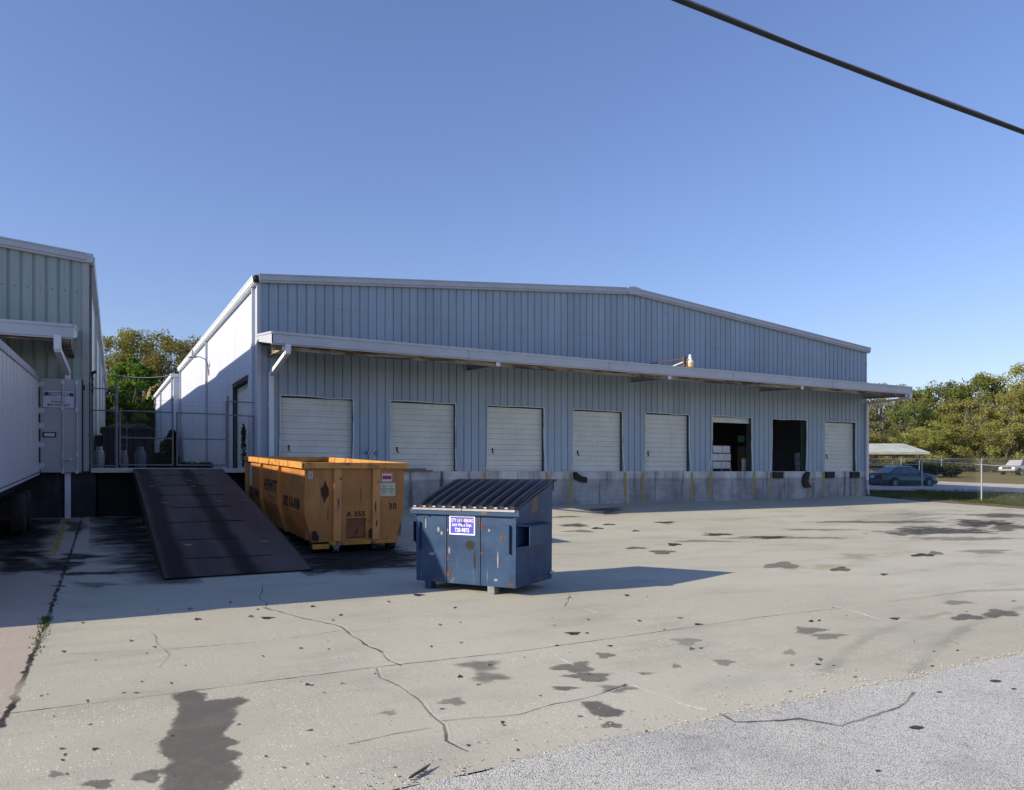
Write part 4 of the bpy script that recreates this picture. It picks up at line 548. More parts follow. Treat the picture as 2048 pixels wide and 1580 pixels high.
# rake trim along the gable, with ridge cap
b=B()
def rake(bb,xa,za,xb,zb,y,h=.27,t=.16):
    # moulded profile: stepped fascia
    for (o0,o1,z0,z1) in ((-t,0,.07,h),(-t*.75,0,0,.07),(-t*1.12,0,h-.04,h)):
        bb.prism([(xa,y+o0,za+z0),(xb,y+o0,zb+z0),(xb,y+o0,zb+z1),(xa,y+o0,za+z1)][::-1],(0,o1-o0,0))
rake(b,.02,EZ-.06,WX/2-.3,RZ-.09,-.003); rake(b,WX/2+.3,RZ-.09,WX+.16,EZ-.06,-.003)
b.prism([(WX/2-.31,-.2,RZ-.11),(WX/2,-.2,RZ-.075),(WX/2+.31,-.2,RZ-.11),(WX/2+.31,-.2,RZ+.20),(WX/2,-.2,RZ+.25),(WX/2-.31,-.2,RZ+.20)],(0,.2,0))
b.build('rake_trim',M['trim'],wh)
# west eave gutter and downspouts
b=B(); b.box(-.17,.0,-.05,WL+.05,EZ-.06,EZ+.13); b.box(-.19,-.15,-.05,WL+.05,EZ+.10,EZ+.155); b.box(-.14,0,-.05,WL+.05,EZ-.10,EZ-.06)
b.build('gutter',M['white'],wh,bevel=.01)
b=B(); b.lathe([(.001,0),(.12,0),(.13,.03),(.12,.06),(.001,.06)],(-.05,-.12,EZ+.05),'y',14); b.build('gutter_end',M['dark'],wh)
for y in (.55,12.35,24.45):
    b=B(); b.box(-.10,-.003,y-.06,y+.06,FLOOR+.05,EZ-.05); 
    if y<1: b.box(-.115,-.003,y-.08,y+.08,5.9,5.94); b.box(-.115,-.003,y-.08,y+.08,3.4,3.44)
    b.build('downspout',M['trim'],wh)
b=B(); b.box(-.03,.10,-.03,-.003,FLOOR,EZ-.05); b.box(-.03,-.003,-.003,.11,FLOOR,EZ-.05); b.build('corner_trim',M['trim'],wh)
b=B(); b.box(WX-.05,WX+.03,-.03,-.003,FLOOR,EZ-.05); b.build('corner_trim',M['trim'],wh)
# dock wall
b=B(); b.box(-.02,WX+.01,-.012,.25,-.1,FLOOR-.30); b.box(-.02,WX+.01,-.016,.25,FLOOR-.30,FLOOR-.002,1)
stripes=[]
for i,(l,r) in enumerate(zip(DL,DR)):
    for x in (l-.20,r+.06):
        ln=[.35,.4,.3,1.28,1.3,1.3,1.2,1.3][i]*random.uniform(.8,1)
        if i<2: continue
        z=FLOOR-.04
        while z>FLOOR-ln:
            q=random.uniform(.12,.3); wv=random.uniform(-.012,.012); z2=max(z-q,.45)
            b.quad((x+wv,-.019,z2),(x+.14+wv,-.019,z2),(x+.14-wv,-.019,z),(x-wv,-.019,z),2); z=z2
            if z<=.45: break
b.build('dock_wall',[M['dock'],M['dockband'],M['yellow']],wh)
# doors
def dock_door(par,l,r,zb,zt,y,k,handle=True,nm='dock_door'):
    """sectional steel door: eight panels with pressed ribs"""
    bb=B(); hs=(4.26-FLOOR)/12; z=zb; n=0
    while z<zt-.02:
        z2=min(z+hs,zt)
        for (f0,f1,dy) in ((0,.10,.03),(.10,.36,0),(.36,.44,.03),(.44,.67,0),(.67,.75,.03),(.75,.955,0)):
            a,c=z+(z2-z)*f0,z+(z2-z)*f1; bb.box(l,r,y+dy,y+.05,a,c)
        z=z2; n+=1
    bb.box(l,r,y-.002,y+.05,zb-.02,zb+.015)
    o=bb.build(nm,M['door'],par)
    if handle:
        hb=B(); x=l+.30+random.uniform(-.03,.05); zz=FLOOR+.72+random.uniform(-.05,.05)
        hb.lathe([(.001,-.03),(.03,-.03),(.034,0),(.001,0)],(x,y,zz+.09),'y',10); hb.box(x-.02,x+.02,y-.022,y,zz-.02,zz+.09); hb.bar((x,y-.03,zz+.02),(x+.05+random.uniform(-.08,.03),y-.03,zz-.09),.028)
        hb.build('handle',M['dark'],o)
    return o
for i,(l,r) in enumerate(zip(DL,DR)):
    y=.17
    if i==5: dock_door(wh,l,r,DT-.24,DT+.03,y,i,False)
    elif i!=6: dock_door(wh,l,r,FLOOR+.02,DT-.02,y,i)
    b=B()   # green jamb lining of the opening
    b.box(r,r+.03,.037,y+.06,FLOOR,DT+.03); b.box(l-.03,l,.037,y+.06,FLOOR,DT+.03); b.box(l,r,.037,y+.02,DT,DT+.03)
    if i in (5,6): b.box(r-(.05 if i==5 else .14),r-.003,.22,.30,FLOOR,DT)
    b.build('door_jamb',M['jamb'],wh)
    b=B()   # bent pale flashing round the opening
    zs=[FLOOR+.04+(DT-FLOOR-.04)*q/9 for q in range(10)]
    def flash(x,s,bend):
        for q in range(9):
            def off(z): 
                u=1-(z-FLOOR)/(DT-FLOOR); return x+s*(bend*max(0,u-.45)**2*1.3+.012*mnoise.noise((z*2.1,i*7+s,0)))
            a,c=off(zs[q]),off(zs[q+1]); w=.015+.006*mnoise.noise((q*.9,i*3,s))
            w*=.35 if mnoise.noise((q*.6,i*5.3,s*2))>.3 else 1
            b.add([(a-w,-.012,zs[q]),(a+w,-.012,zs[q]),(c+w,-.012,zs[q+1]),(c-w,-.012,zs[q+1]),(a-w,.03,zs[q]),(a+w,.03,zs[q]),(c+w,.03,zs[q+1]),(c-w,.03,zs[q+1])],[(0,1,2,3),(1,5,6,2),(4,0,3,7)])
    flash(l-.005,-1,[.12,.02,.10,.10,.22,.55,.4,.03][i]); flash(r+.005,1,[-.1,.02,.30,.25,.28,.25,-.18,.1][i])
    m=(l+r)/2; sag=[.03,.012,-.01,.01,.02,.03,-.03,.0][i]
    for q in range(8):
        xa,xb=l-.03+(r-l+.06)*q/8,l-.03+(r-l+.06)*(q+1)/8
        h=lambda x:DT-.005+sag*math.sin((x-l)*2.6)
        b.quad((xa,-.012,h(xa)),(xb,-.012,h(xb)),(xb,-.012,h(xb)+.024),(xa,-.012,h(xa)+.024))
    b.build('door_flashing',M['white'],wh)
# rubber bumpers
def bumper(pts,w=.22):
    bb=B()
    for q in range(4): bb.prism([(p[0],-.02-.028*q-.03,p[1]) for p in pts][::1],(0,.026,0))
    bb.build('dock_bumper',M['black'],wh)
bumper([(DL[6]-.02,FLOOR-.03),(DL[6]-.02,FLOOR-.33),(DL[6]+.62,FLOOR-.33),(DL[6]+.62,FLOOR-.03)])
bumper([(DL[7]-.03,FLOOR-.03),(DL[7]-.03,FLOOR-.33),(DL[7]+.57,FLOOR-.33),(DL[7]+.57,FLOOR-.03)])
bumper([(DR[7]-.50,FLOOR-.03),(DR[7]-.50,FLOOR-.33),(DR[7]+.14,FLOOR-.33),(DR[7]+.14,FLOOR-.03)])
bumper([(12.16,FLOOR-.05),(12.20,FLOOR-.30),(12.50,FLOOR-.43),(12.78,FLOOR-.47),(12.79,FLOOR-.25),(12.5,FLOOR-.20),(12.28,FLOOR-.03)])
bumper([(25.72,FLOOR-.03),(25.5,FLOOR-.2),(25.42,FLOOR-.5),(25.5,FLOOR-.72),(25.7,FLOOR-.8),(26.05,FLOOR-.78),(25.9,FLOOR-.68),(25.78,FLOOR-.5),(25.84,FLOOR-.25),(25.9,FLOOR-.03)])
# canopy
CF=-2.45
b=B(); b.prism([(-.04,0,6.20),(-.04,CF+.1,5.93),(-.04,CF+.1,5.88),(-.04,0,6.12)],(WX+.10,0,0)); can=b.build('canopy',M['deck'],wh)
b=B()
for q in range(6):   # rusty purlins and closure strips under the deck
    y=CF+.16+q*.40; zt=5.86+(y-CF-.1)*.105; b.box(0,WX,y,y+.06,zt-.17,zt)
b.box(-.02,WX+.04,CF+.15,CF+.17,5.45,5.72); b.box(-.02,WX+.04,CF+.12,CF+.20,5.44,5.452)
b.build('purlin',M['soffit'],can)
b=B()
for (y0,y1,z0,z1) in ((CF,CF+.09,5.62,5.93),(CF-.03,CF+.09,5.89,5.96),(CF+.03,CF+.09,5.58,5.62)): b.box(-.05,WX+.10,y0,y1,z0,z1)
for y0,y1 in ((CF,-.002),): 
    for xx in (-.06,WX+.06):
        b.prism([(xx,CF,5.60),(xx,CF,5.955),(xx,-.04,6.24),(xx,-.04,6.02)],(.05,0,0)); b.prism([(xx-.02,CF,5.90),(xx-.02,CF,5.965),(xx-.02,-.04,6.25),(xx-.02,-.04,6.18)],(.09,0,0))
for x in (6.4,12.2,18.5,24.6): b.box(x-.02,x+.02,CF-.034,CF+.01,5.615,5.962)
b.build('canopy_gutter',M['trim'],can,bevel=.006)
for x in (.35,7.55,15.17,22.72,30.08):
    b=B(); b.prism([(x-.012,-.0,6.08),(x-.012,-.0,5.56),(x-.012,CF+.12,5.45),(x-.012,CF+.12,5.72)],(.024,0,0))
    b.prism([(x-.08,0,5.56),(x-.08,CF+.12,5.45),(x-.08,CF+.12,5.462),(x-.08,0,5.572)],(.16,0,0)); b.prism([(x-.08,0,6.06),(x-.08,CF+.12,5.71),(x-.08,CF+.12,5.722),(x-.08,0,6.072)],(.16,0,0))
    br=b.build('canopy_bracket',M['soffit'] if x<1 else mat('bracket_grey',(.34,.36,.38),.5,.15,3),can)
    b=B(); b.box(x-.08,x+.08,CF+.10,CF+.12,5.45,5.72); b.build('end_plate',M['white'],br)
# downspouts of the canopy
b=B(); b.bar((.42,CF+.05,5.62),(.42,CF+.05,5.36),.16,.14); b.bar((.42,CF+.0,5.40),(.40,-.10,4.98),.14); b.bar((.40,-.10,5.02),(.40,-.10,1.0),.16,.12); b.box(.30,.50,-.17,-.0,3.95,3.99); b.build('canopy_downspout',M['white'],can,bevel=.008)
b=B(); b.bar((WX+.05,CF+.06,5.66),(WX+.05,CF+.08,5.42),.15,.13); b.bar((WX+.05,CF+.08,5.42),(WX-.05,-.10,5.30),.11); b.bar((WX-.05,-.10,5.34),(WX-.05,-.10,1.35),.13,.11); b.bar((WX-.05,-.10,1.33),(WX+.02,-.13,.62),.10,.05); b.build('canopy_downspout',M['white'],can,bevel=.008)
# west side roller door, torn flashing over it
b=B(); z=FLOOR
while z<4.98:
    z2=min(z+.30,4.98); b.box(.17,.22,1.82,5.05,z+.02,z2); b.box(.19,.22,1.82,5.05,z,z+.02); z=z2
sdoor=b.build('side_door',M['door'],wh)
b=B(); b.box(.037,.5,5.05,5.09,FLOOR,5.05); b.box(.037,.5,1.78,1.82,FLOOR,5.05); b.box(.037,.5,1.82,5.05,5.02,5.06); b.build('door_jamb',M['jamb'],wh)
b=B()
for q in range(16):
    y0,y1=1.75+3.35*q/16,1.75+3.35*(q+1)/16; s=lambda y:5.02-.22*max(0,mnoise.noise((y*1.6,4,0)))-.05*math.sin(y*5)
    b.quad((-.03,y1,s(y1)),(-.05,y0,s(y0)),(-.02,y0,5.16),(-.02,y1,5.16))
b.build('torn_flashing',M['rust'],wh)

# ================================================================ extension behind it
ex=empty('rear_warehouse',(0,0,0),label='lower pale metal warehouse joined behind the blue one, across the alley',cat='warehouse')
XX,E0,E1,EE=-.40,WL+.02,43.2,7.60
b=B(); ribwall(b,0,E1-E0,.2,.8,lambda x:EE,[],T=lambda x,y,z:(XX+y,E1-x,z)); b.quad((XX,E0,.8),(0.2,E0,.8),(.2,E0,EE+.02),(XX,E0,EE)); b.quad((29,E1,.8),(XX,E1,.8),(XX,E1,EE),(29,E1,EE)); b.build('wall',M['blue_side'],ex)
b=B(); b.prism([(XX-.1,E0,EE+.02),(14,E0,EE+1.2),(14,E0,EE+1.1),(XX-.1,E0,EE-.05)],(0,E1-E0,0)); b.prism([(14,E0,EE+1.2),(29,E0,EE),(29,E0,EE-.1),(14,E0,EE+1.1)],(0,E1-E0,0)); b.build('roof',M['roof'],ex)
b=B(); b.box(XX-.16,XX,E0-.04,E1,EE-.08,EE+.14); b.box(XX-.16,.2,E0-.06,E0-.003,EE-.05,EE+.15); b.build('gutter',M['white'],ex,bevel=.01)
for y in (25.2,34,42.9):
    b=B(); b.box(XX-.10,XX-.003,y-.07,y+.07,FLOOR,EE-.08); b.build('downspout',M['trim'],ex)

# ================================================================ west warehouse, a little askew
lw=empty('metal_warehouse',(-4.80,0,0),(0,0,R(-1.33)),label='grey green ribbed metal warehouse behind the white trailer, only its end bay seen',cat='warehouse')
LX,LY=-30.4,45.
lg=lambda x:EZ+(RZ-EZ)*min(1,-x/15.2) if x>-15.2 else EZ+(RZ-EZ)*max(0,(x+30.4)/15.2)
b=B(); ribwall(b,LX,-.12,LX+.1,FLOOR,lg,[(-4.6,-1.5,FLOOR,4.4)],w=.085,wi=.045,d=.045)
xq=LX+.1
while xq<-.2:
    b.box(xq+.14,xq+.17,-.008,0,7.05,7.08,1); xq+=.3048
b.build('front_wall',[M['green'],M['jamb']],lw)
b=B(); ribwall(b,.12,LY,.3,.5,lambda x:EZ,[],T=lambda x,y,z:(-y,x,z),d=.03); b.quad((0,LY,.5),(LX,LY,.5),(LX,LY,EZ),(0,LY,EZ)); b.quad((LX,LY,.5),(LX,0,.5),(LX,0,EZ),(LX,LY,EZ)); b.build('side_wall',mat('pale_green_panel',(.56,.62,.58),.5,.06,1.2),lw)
b=B(); b.prism([(.1,-.03,EZ+.02),(-15.2,-.03,RZ+.05),(-15.2,-.03,RZ-.03),(.1,-.03,EZ-.06)][::-1],(0,LY,0)); b.prism([(-15.2,-.03,RZ+.05),(LX-.1,-.03,EZ+.02),(LX-.1,-.03,EZ-.06),(-15.2,-.03,RZ-.03)][::-1],(0,LY,0)); b.build('roof',M['roof'],lw)
b=B(); rake(b,-15.2,RZ-.09,-.055,EZ-.065,-.003); rake(b,LX,EZ-.06,-15.2,RZ-.09,-.003); b.build('rake_trim',M['trim'],lw)
b=B()
seg=[(0,0),(9,-.05),(11,-.28),(16,-.02),(27,-.05),(45,0)]
for (ya,da),(yb,db) in zip(seg,seg[1:]): b.prism([(0,ya,EZ-.08+da),(.16,ya,EZ-.08+da),(.18,ya,EZ+.14+da),(0,ya,EZ+.14+da)][::-1],(0,yb-ya,db-da))
b.box(-.06,.14,-.14,.0,EZ-.06,EZ+.2); b.build('gutter',M['trim'],lw)
b=B(); b.box(-.14,.03,-.03,-.003,FLOOR,EZ-.05); b.box(.003,.03,-.003,.14,FLOOR,EZ-.05); b.build('corner_trim',mat('corner_grey',(.36,.39,.39),.5,.08,2),lw)
b=B(); b.box(.003,.10,.16,.27,FLOOR,EZ-.08); b.tube([(.07,-.02,FLOOR),(.07,-.02,4.6)],.03); b.tube([(.12,.05,FLOOR),(.12,.05,4.75)],.025)
for z in (2.4,2.9,3.4,3.8,4.1,4.4): b.box(.02,.15,-.06,.07,z,z+.025)
b.build('conduit',M['galv_dull'],lw)
for y in (8,16,24,33,43):
    b=B(); b.box(.003,.09,y-.06,y+.06,FLOOR,EZ-.08); b.build('downspout',M['trim'],lw)
b=B(); b.box(LX,.20,-.012,.3,-.2,FLOOR-.002); b.build('dock_wall',M['block'],lw)
dock_door(lw,-4.6,-1.5,FLOOR,4.4,.17,9,False)
b=B(); b.prism([(-.32,0,6.20),(-.32,CF+.1,5.93),(-.32,CF+.1,5.88),(-.32,0,6.12)][::-1],(LX+.4,0,0)); lc=b.build('canopy',M['deck'],lw); lc.location=(0,0,-.28)
b=B()
for q in range(6):
    y=CF+.16+q*.40; zt=5.86+(y-CF-.1)*.105; b.box(LX,-.4,y,y+.06,zt-.17,zt)
b.box(LX,-.35,CF+.15,CF+.17,5.52,5.72); b.build('purlin',M['soffit'],lc)
b=B()
for (y0,y1,z0,z1) in ((CF,CF+.09,5.62,5.93),(CF-.03,CF+.09,5.89,5.96),(CF+.03,CF+.09,5.58,5.62)): b.box(LX,-.28,y0,y1,z0,z1)
b.prism([(-.30,CF,5.60),(-.30,CF,5.955),(-.30,-.04,6.24),(-.30,-.04,6.02)],(.05,0,0)); b.prism([(-.32,CF,5.90),(-.32,CF,5.965),(-.32,-.04,6.25),(-.32,-.04,6.18)],(.09,0,0))
b.build('canopy_gutter',M['trim'],lc,bevel=.006)
b=B(); x=-.50; b.prism([(x,0,6.05),(x,0,5.40),(x,CF+.5,5.50),(x,CF+.5,5.82)],(.16,0,0)); b.build('canopy_bracket',M['soffit'],lc)
b=B(); b.bar((-.62,CF+.05,5.66),(-.62,CF+.05,5.28),.17,.16); b.bar((-.62,CF+.03,5.30),(-.50,-.2,4.95),.15); b.bar((-.50,-.12,5.0),(-.50,-.12,.75),.15,.12); b.build('canopy_downspout',M['white'],lc,bevel=.008)
# ================================================================ alley between the buildings
SL=1.93
b=B(); b.box(-4.72,-.13,-.22,60,SL-.14,SL); tag(b.build('alley_slab',M['slab']),kind='structure')
b=B(); b.box(-4.55,-.05,.5,.9,-.2,SL-.145); tag(b.build('retaining_wall',M['dark']),label='dark retaining wall under the concrete lip of the alley',cat='wall')
# steel yard ramp
def ramp_mat():
    m,nt,_,_=nodes('ramp_steel'); t=NT(nt); v=t.coord('Object')
    n=t.noise(t.coord('Object',(1,.16,1)),1.5,6,.6); f=t.noise(v,9,5,.7)
    tc=t.node('ShaderNodeTexCoord'); sp=t.node('ShaderNodeSeparateXYZ'); t.link(tc.outputs['Object'],sp.inputs[0])
    c=t.mix(t.step(n,.3,.7),(.066,.049,.043),(.108,.084,.076)); c=t.mix(t.step(f,.55,.75),c,(.05,.032,.025))
    for x0,w in ((-1.02,.20),(.12,.19)):   # greasy wheel tracks
        d=t.math('ABSOLUTE',t.math('SUBTRACT',t.math('ADD',sp.outputs[0],t.math('MULTIPLY',t.math('SUBTRACT',t.noise(t.coord('Object',(.3,.3,.3)),1.3,3),.5),.35)),x0))
        c=t.mix(t.math('MULTIPLY',t.math('SUBTRACT',1,t.step(d,w*.4,w*1.5)),.85),c,(.012,.007,.006))
    w=t.node('ShaderNodeTexWave'); w.inputs['Scale'].default_value=9; t.link(t.coord('Object',(0,1,0)),w.inputs['Vector'])
    t.out(t.bsdf(c,.8,0,t.bump(t.math('ADD',f,w.outputs['Fac']),.3,.012),.12)); return m
rp=empty('loading_ramp',(-2.37,0,0),label='dark rusty steel ramp rising from the yard to the alley gate',cat='ramp')
def rz(y): # y = distance from top, 0..11.3
    u=y/11.25; return 1.90-1.86*u+.10*math.sin(u*math.pi)*.6
b=B(); n=26
for i in range(n):
    a,c=11.25*i/n,11.25*(i+1)/n
    b.add([(-1.23,-.3-c,rz(c)),(1.21,-.3-c,rz(c)),(1.21,-.3-a,rz(a)),(-1.23,-.3-a,rz(a))],[(0,1,2,3)],0,True)
b.build('deck',ramp_mat(),rp)
for x0,x1 in ((-1.25,-1.232),(1.212,1.23)):
    b=B()
    for i in range(n):
        a,c=11.25*i/n,11.25*(i+1)/n
        b.prism([(x0,-.3-c,rz(c)+.008),(x0,-.3-a,rz(a)+.008),(x0,-.3-a,max(rz(a)-.35,.02)),(x0,-.3-c,max(rz(c)-.35,.02))][::-1],(x1-x0,0,0))
    b.build('side_rail',M['dark'],rp)
for y in (1.3,3.0,4.4,5.9,7.4,8.9,10.2):
    xs_=[-1.1+random.random()*.5+q*.2 for q in range(random.choice((6,8,9)))]; b=B(); b.tube([(x,-.3-y+.03*math.sin(x*2.5+y),rz(y-.03*math.sin(x*2.5+y))+.001) for x in xs_ if x<1.15],.013,6); b.build('plate_joint',M['dark'],rp)
for x,y in ((-.95,3.2),(.05,3.2),(.85,3.2),(-.80,5.4),(.42,5.3),(1.0,5.3),(-.68,9.3),(.75,9.3),(.05,2.3),(.55,2.3)):
    b=B(); b.box(x-.07,x+.07,-.3-y-.04,-.3-y+.04,rz(y),rz(y)+.028); b.build('cleat',mat('worn_cleat',(.22,.18,.15),.7,.3,9),rp)
for y in (2,5):
    for x in (-1.1,1.05): b=B(); b.box(x,x+.12,-.3-y-.06,-.3-y+.06,g(0,-y),rz(y)-.05); b.build('leg',M['dark'],rp)

# chain link mesh made of crossing wires
def chain(bb,T,w,h,p=.075,r=.0016,mi=0):
    """T(u,v) maps the panel to 3-D"""
    def seg(a,c):
        A,C=Vector(T(*a)),Vector(T(*c)); t=(C-A).normalized(); u=t.orthogonal().normalized()*r; v=t.cross(u)
        vs=[A+u,A-u*.5+v*.87,A-u*.5-v*.87,C+u,C-u*.5+v*.87,C-u*.5-v*.87]
        bb.add(vs,[(0,1,4,3),(1,2,5,4),(2,0,3,5)],mi)
    k=p; s=-h
    while s<w:
        u0=max(s,0); u1=min(s+h,w)
        if u1-u0>.01: seg((u0,u0-s),(u1,u1-s)); seg((u0,h-(u0-s)),(u1,h-(u1-s)))
        s+=k
def barbs(bb,pts,n=1,r=.0025):
    bb.tube(pts,r,4)
    for a,c in zip(pts,pts[1:]):
        A,C=Vector(a),Vector(c); L=(C-A).length
        for q in range(int(L/.15)):
            P=A.lerp(C,(q+.5)/max(1,int(L/.15))); d=Vector((random.uniform(-.02,.02),random.uniform(-.02,.02),.022)); bb.tube([P-d,P+d],.0018,3)
def leaf_gate(name,x0,x1,label,tallend):
    e=empty(name,(x0,-.10,SL),label=label,cat='gate',group='swing leaves of the chain link gate')
    w=x1-x0; b=B()
    for x in (0,w): b.tube([(x,0,.07),(x,0,1.72 if x!=tallend*w else 2.12)],.024)
    for z in (.09,.90,1.70): b.tube([(0,0,z),(w,0,z)],.021)
    b.build('frame',M['galv_dull'],e)
    b=B(); chain(b,lambda u,v:(u,-.012,.09+v),w,1.61); b.build('wire_mesh',M['wire'],e)
    b=B()
    for z in (1.80,1.93,2.06): barbs(b,[(0,0,z),(w*.5,0,z-.02),(w,0,z)])
    b.build('barbed_wire',M['wire'],e)
    return e
leaf_gate('gate_leaf',-3.97,-2.53,'chain link gate leaf before the black scrap bin and gas cylinders',1)
leaf_gate('gate_leaf',-2.41,-.98,'chain link gate leaf closing the alley beside the roller door',1)
def post(x,h,label,r=.045):
    e=B(); e.tube([(x,-.08,SL-.1),(x,-.08,SL+h)],r,10); e.lathe([(r*1.05,0),(r*.9,.02),(.001,.045)],(x,-.08,SL+h),'z',10)
    return tag(e.build('gate_post',M['galv_dull']),label=label,cat='gate post',group='posts of the alley gate')
post(-4.06,2.50,'tall dark pipe post, highest of the alley gate'); post(-.93,2.24,'pipe gate post next to the roller side door',.04)
e=empty('fence_panel',(0,0,0),label='narrow chain link panel between the grey green warehouse and tall post',cat='fence',group='fixed panels beside the gate')
for z in (SL+.06,3.62,4.26): b=B(); b.tube([(-4.72,-.08,z),(-4.06,-.08,z)],.02); b.build('rail',M['galv_dull'],e)
b=B(); chain(b,lambda u,v:(-4.72+u,-.09,SL+.06+v),.66,1.63); b.build('wire_mesh',M['wire'],e)
e=empty('fence_panel',(0,0,0),label='narrow chain link panel joining the gate to the blue warehouse corner',cat='fence',group='fixed panels beside the gate')
for z in (3.60,4.04): b=B(); b.tube([(-.90,-.08,z),(-.14,-.08,z)],.02); b.build('rail',M['galv_dull'],e)
b=B(); b.tube([(-.14,-.08,SL-.1),(-.14,-.08,3.62)],.024); b.build('post',M['galv_dull'],e); b=B(); chain(b,lambda u,v:(-.90+u,-.09,SL+.03+v),.76,1.62); b.build('wire_mesh',M['wire'],e)

# gas cylinders behind the gate
def cylinder(x,y,h,r,m,label):
    e=empty('gas_cylinder',(x,y,SL),label=label,cat='gas cylinder',group='gas cylinders behind the gate')
    b=B(); b.lathe([(r*.8,0),(r*.85,.03),(r,.07),(r,h-.2),(r*.9,h-.12),(r*.55,h-.07),(r*.25,h-.05),(.02,h-.04)],(0,0,0),'z',18); b.build('tank',m,e)
    b=B(); b.lathe([(r*.62,h-.10),(r*.62,h+.04),(r*.58,h+.04),(r*.58,h-.10)],(0,0,0),'z',16); b.build('collar',m,e); b=B(); b.lathe([(r*.8,-.02),(r*.82,.04),(r*.78,.04)],(0,0,0),'z',14); b.build('foot_ring',m,e)
    b=B(); b.tube([(0,0,h-.05),(0,0,h+.02)],.02); b.tube([(-.04,0,h),(.04,0,h)],.012); b.build('valve',M['chrome'],e)
cylinder(-4.50,.40,.60,.135,mat('cylinder_pale',(.26,.28,.30),.4,.15,5,metal=.3),'pale grey gas cylinder standing between warehouse corner and tall post')
cylinder(-3.84,.55,.50,.12,mat('cylinder_mid',(.13,.14,.16),.45,.15,5),'small grey gas cylinder hard behind the tall gate post')
cylinder(-3.38,.75,.62,.16,mat('cylinder_blue',(.07,.09,.12),.45,.15,5),'wide slate blue gas cylinder in front of the black scrap bin')

# black scrap bin
sb=empty('scrap_bin',(-3.66,6.2,SL),label='black steel bin piled with bent metal strips behind the alley gate',cat='bin')
b=B(); b.box(-.72,.86,-1.3,1.6,.12,1.42); b.box(-.95,-.72,-1.1,1.5,.05,1.18); b.box(-.78,.92,-1.36,1.66,1.36,1.46)
for x in (-.5,-.1,.3,.7): b.box(x-.04,x+.04,-1.36,-1.3,.1,1.36)
b.box(-1,.9,-1.1,1.4,0,.12); b.build('body',M['dark'],sb,bevel=.015)
b=B()
for q in range(16):
    x=random.uniform(-.6,.3); l=random.uniform(.5,1.1); h=random.uniform(.10,.24); y=random.uniform(-1.1,.6)
    pts=[(x+l*k/7,y+.3*k/7,1.44+h*math.sin(math.pi*min(1,.1+k/7*.95))) for k in range(8)]
    for p0,p1 in zip(pts,pts[1:]): b.bar(p0,p1,.05,.008)
b.build('scrap_strip',M['galv_dull'],sb)
# ladder rail and crate cage near the bin
b=B()
for x in (0,.17): b.tube([(x,0,0),(x,0,1.42)],.013,6)
for q in range(5): b.tube([(0,0,.15+.28*q),(.17,0,.15+.28*q)],.010,5)
tag(b.build('small_ladder',M['galv_dull'],loc=(-3.92,.95,SL)),label='narrow metal ladder upright behind the alley gate',cat='ladder')

# weeds and shrubs by the walls
def foliage(name,blobs,size,n,m,label,cat,group=None):
    b=B()
    for (x,y,z,rx,ry,rz_) in blobs:
        for i in range(n):
            d=Vector((random.gauss(0,1),random.gauss(0,1),random.gauss(0,1))).normalized()*random.random()**.4
            P=Vector((x+d.x*rx,y+d.y*ry,z+d.z*rz_)); u=Vector((random.gauss(0,1),random.gauss(0,1),random.gauss(0,1))).normalized(); v=u.orthogonal().normalized(); s=size*random.uniform(.6,1.3)
            b.add([P-u*s,P+v*s*.5,P+u*s,P-v*s*.5],[(0,1,2,3)])
    return tag(b.build(name,m),label=label,cat=cat,group=group)
foliage('shrub',[(-.75,24.2,2.9,.5,.9,1.1),(-.7,23.4,2.4,.5,.9,.6),(-.5,24.4,3.7,.28,.5,.7),(-1.1,26,2.4,.8,1.2,.6)],.10,900,M['weed'],'dark climbing shrub in the inner corner where the two pale walls meet','shrub')
foliage('weed_clump',[(-.5,9,2.05,.35,1.2,.18),(-.6,12,2.05,.4,1.0,.15),(-.5,15.5,2.1,.4,1.5,.25),(-.7,18.5,2.05,.5,1.6,.2)],.07,260,M['weed'],'low dark weeds along the foot of the pale side wall','weeds')
foliage('vine',[(-.16,1.68,2.5,.09,.12,.6),(-.18,1.6,3.1,.07,.10,.35)],.05,240,M['weed'],'thin dark vine climbing beside the torn side door','vine')
dp=empty('dry_palm',(-.15,46.2,1.9),label='tan drooping dry palm over the lower rear warehouse eave',cat='palm')
b=B(); b.tube([(0,0,0),(.1,0,3),(0,.1,6.2)],[.16,.13,.10]); b.build('trunk',M['bark'],dp)
b=B()
for i in range(34):
    a=random.random()*6.28; L=random.uniform(.8,1.7); up=random.uniform(.1,2.2)
    pts=[Vector((math.cos(a)*L*.55*q/6,math.sin(a)*L*.55*q/6,6.2+up*math.sin(q/6*2.2)-1.4*(q/6)**2)) for q in range(7)]
    for p0,p1 in zip(pts,pts[1:]):
        for s in (-1,1):
            sd=(p1-p0).cross(Vector((0,0,1))).normalized()*.16*s; b.add([p0,p1,p1+sd-Vector((0,0,.14))],[(0,1,2)])
b.build('crown',M['dry'],dp)
# wire across the alley
b=B(); A,C=Vector((-4.1,26,7.75)),Vector((-.35,24.72,7.68)); b.tube([A.lerp(C,q/10)-Vector((0,0,.25*math.sin(math.pi*q/10))) for q in range(11)],.022,6)
tag(b.build('overhead_wire',M['galv']),label='thin slack grey wire strung across the alley between the eaves',cat='wire')

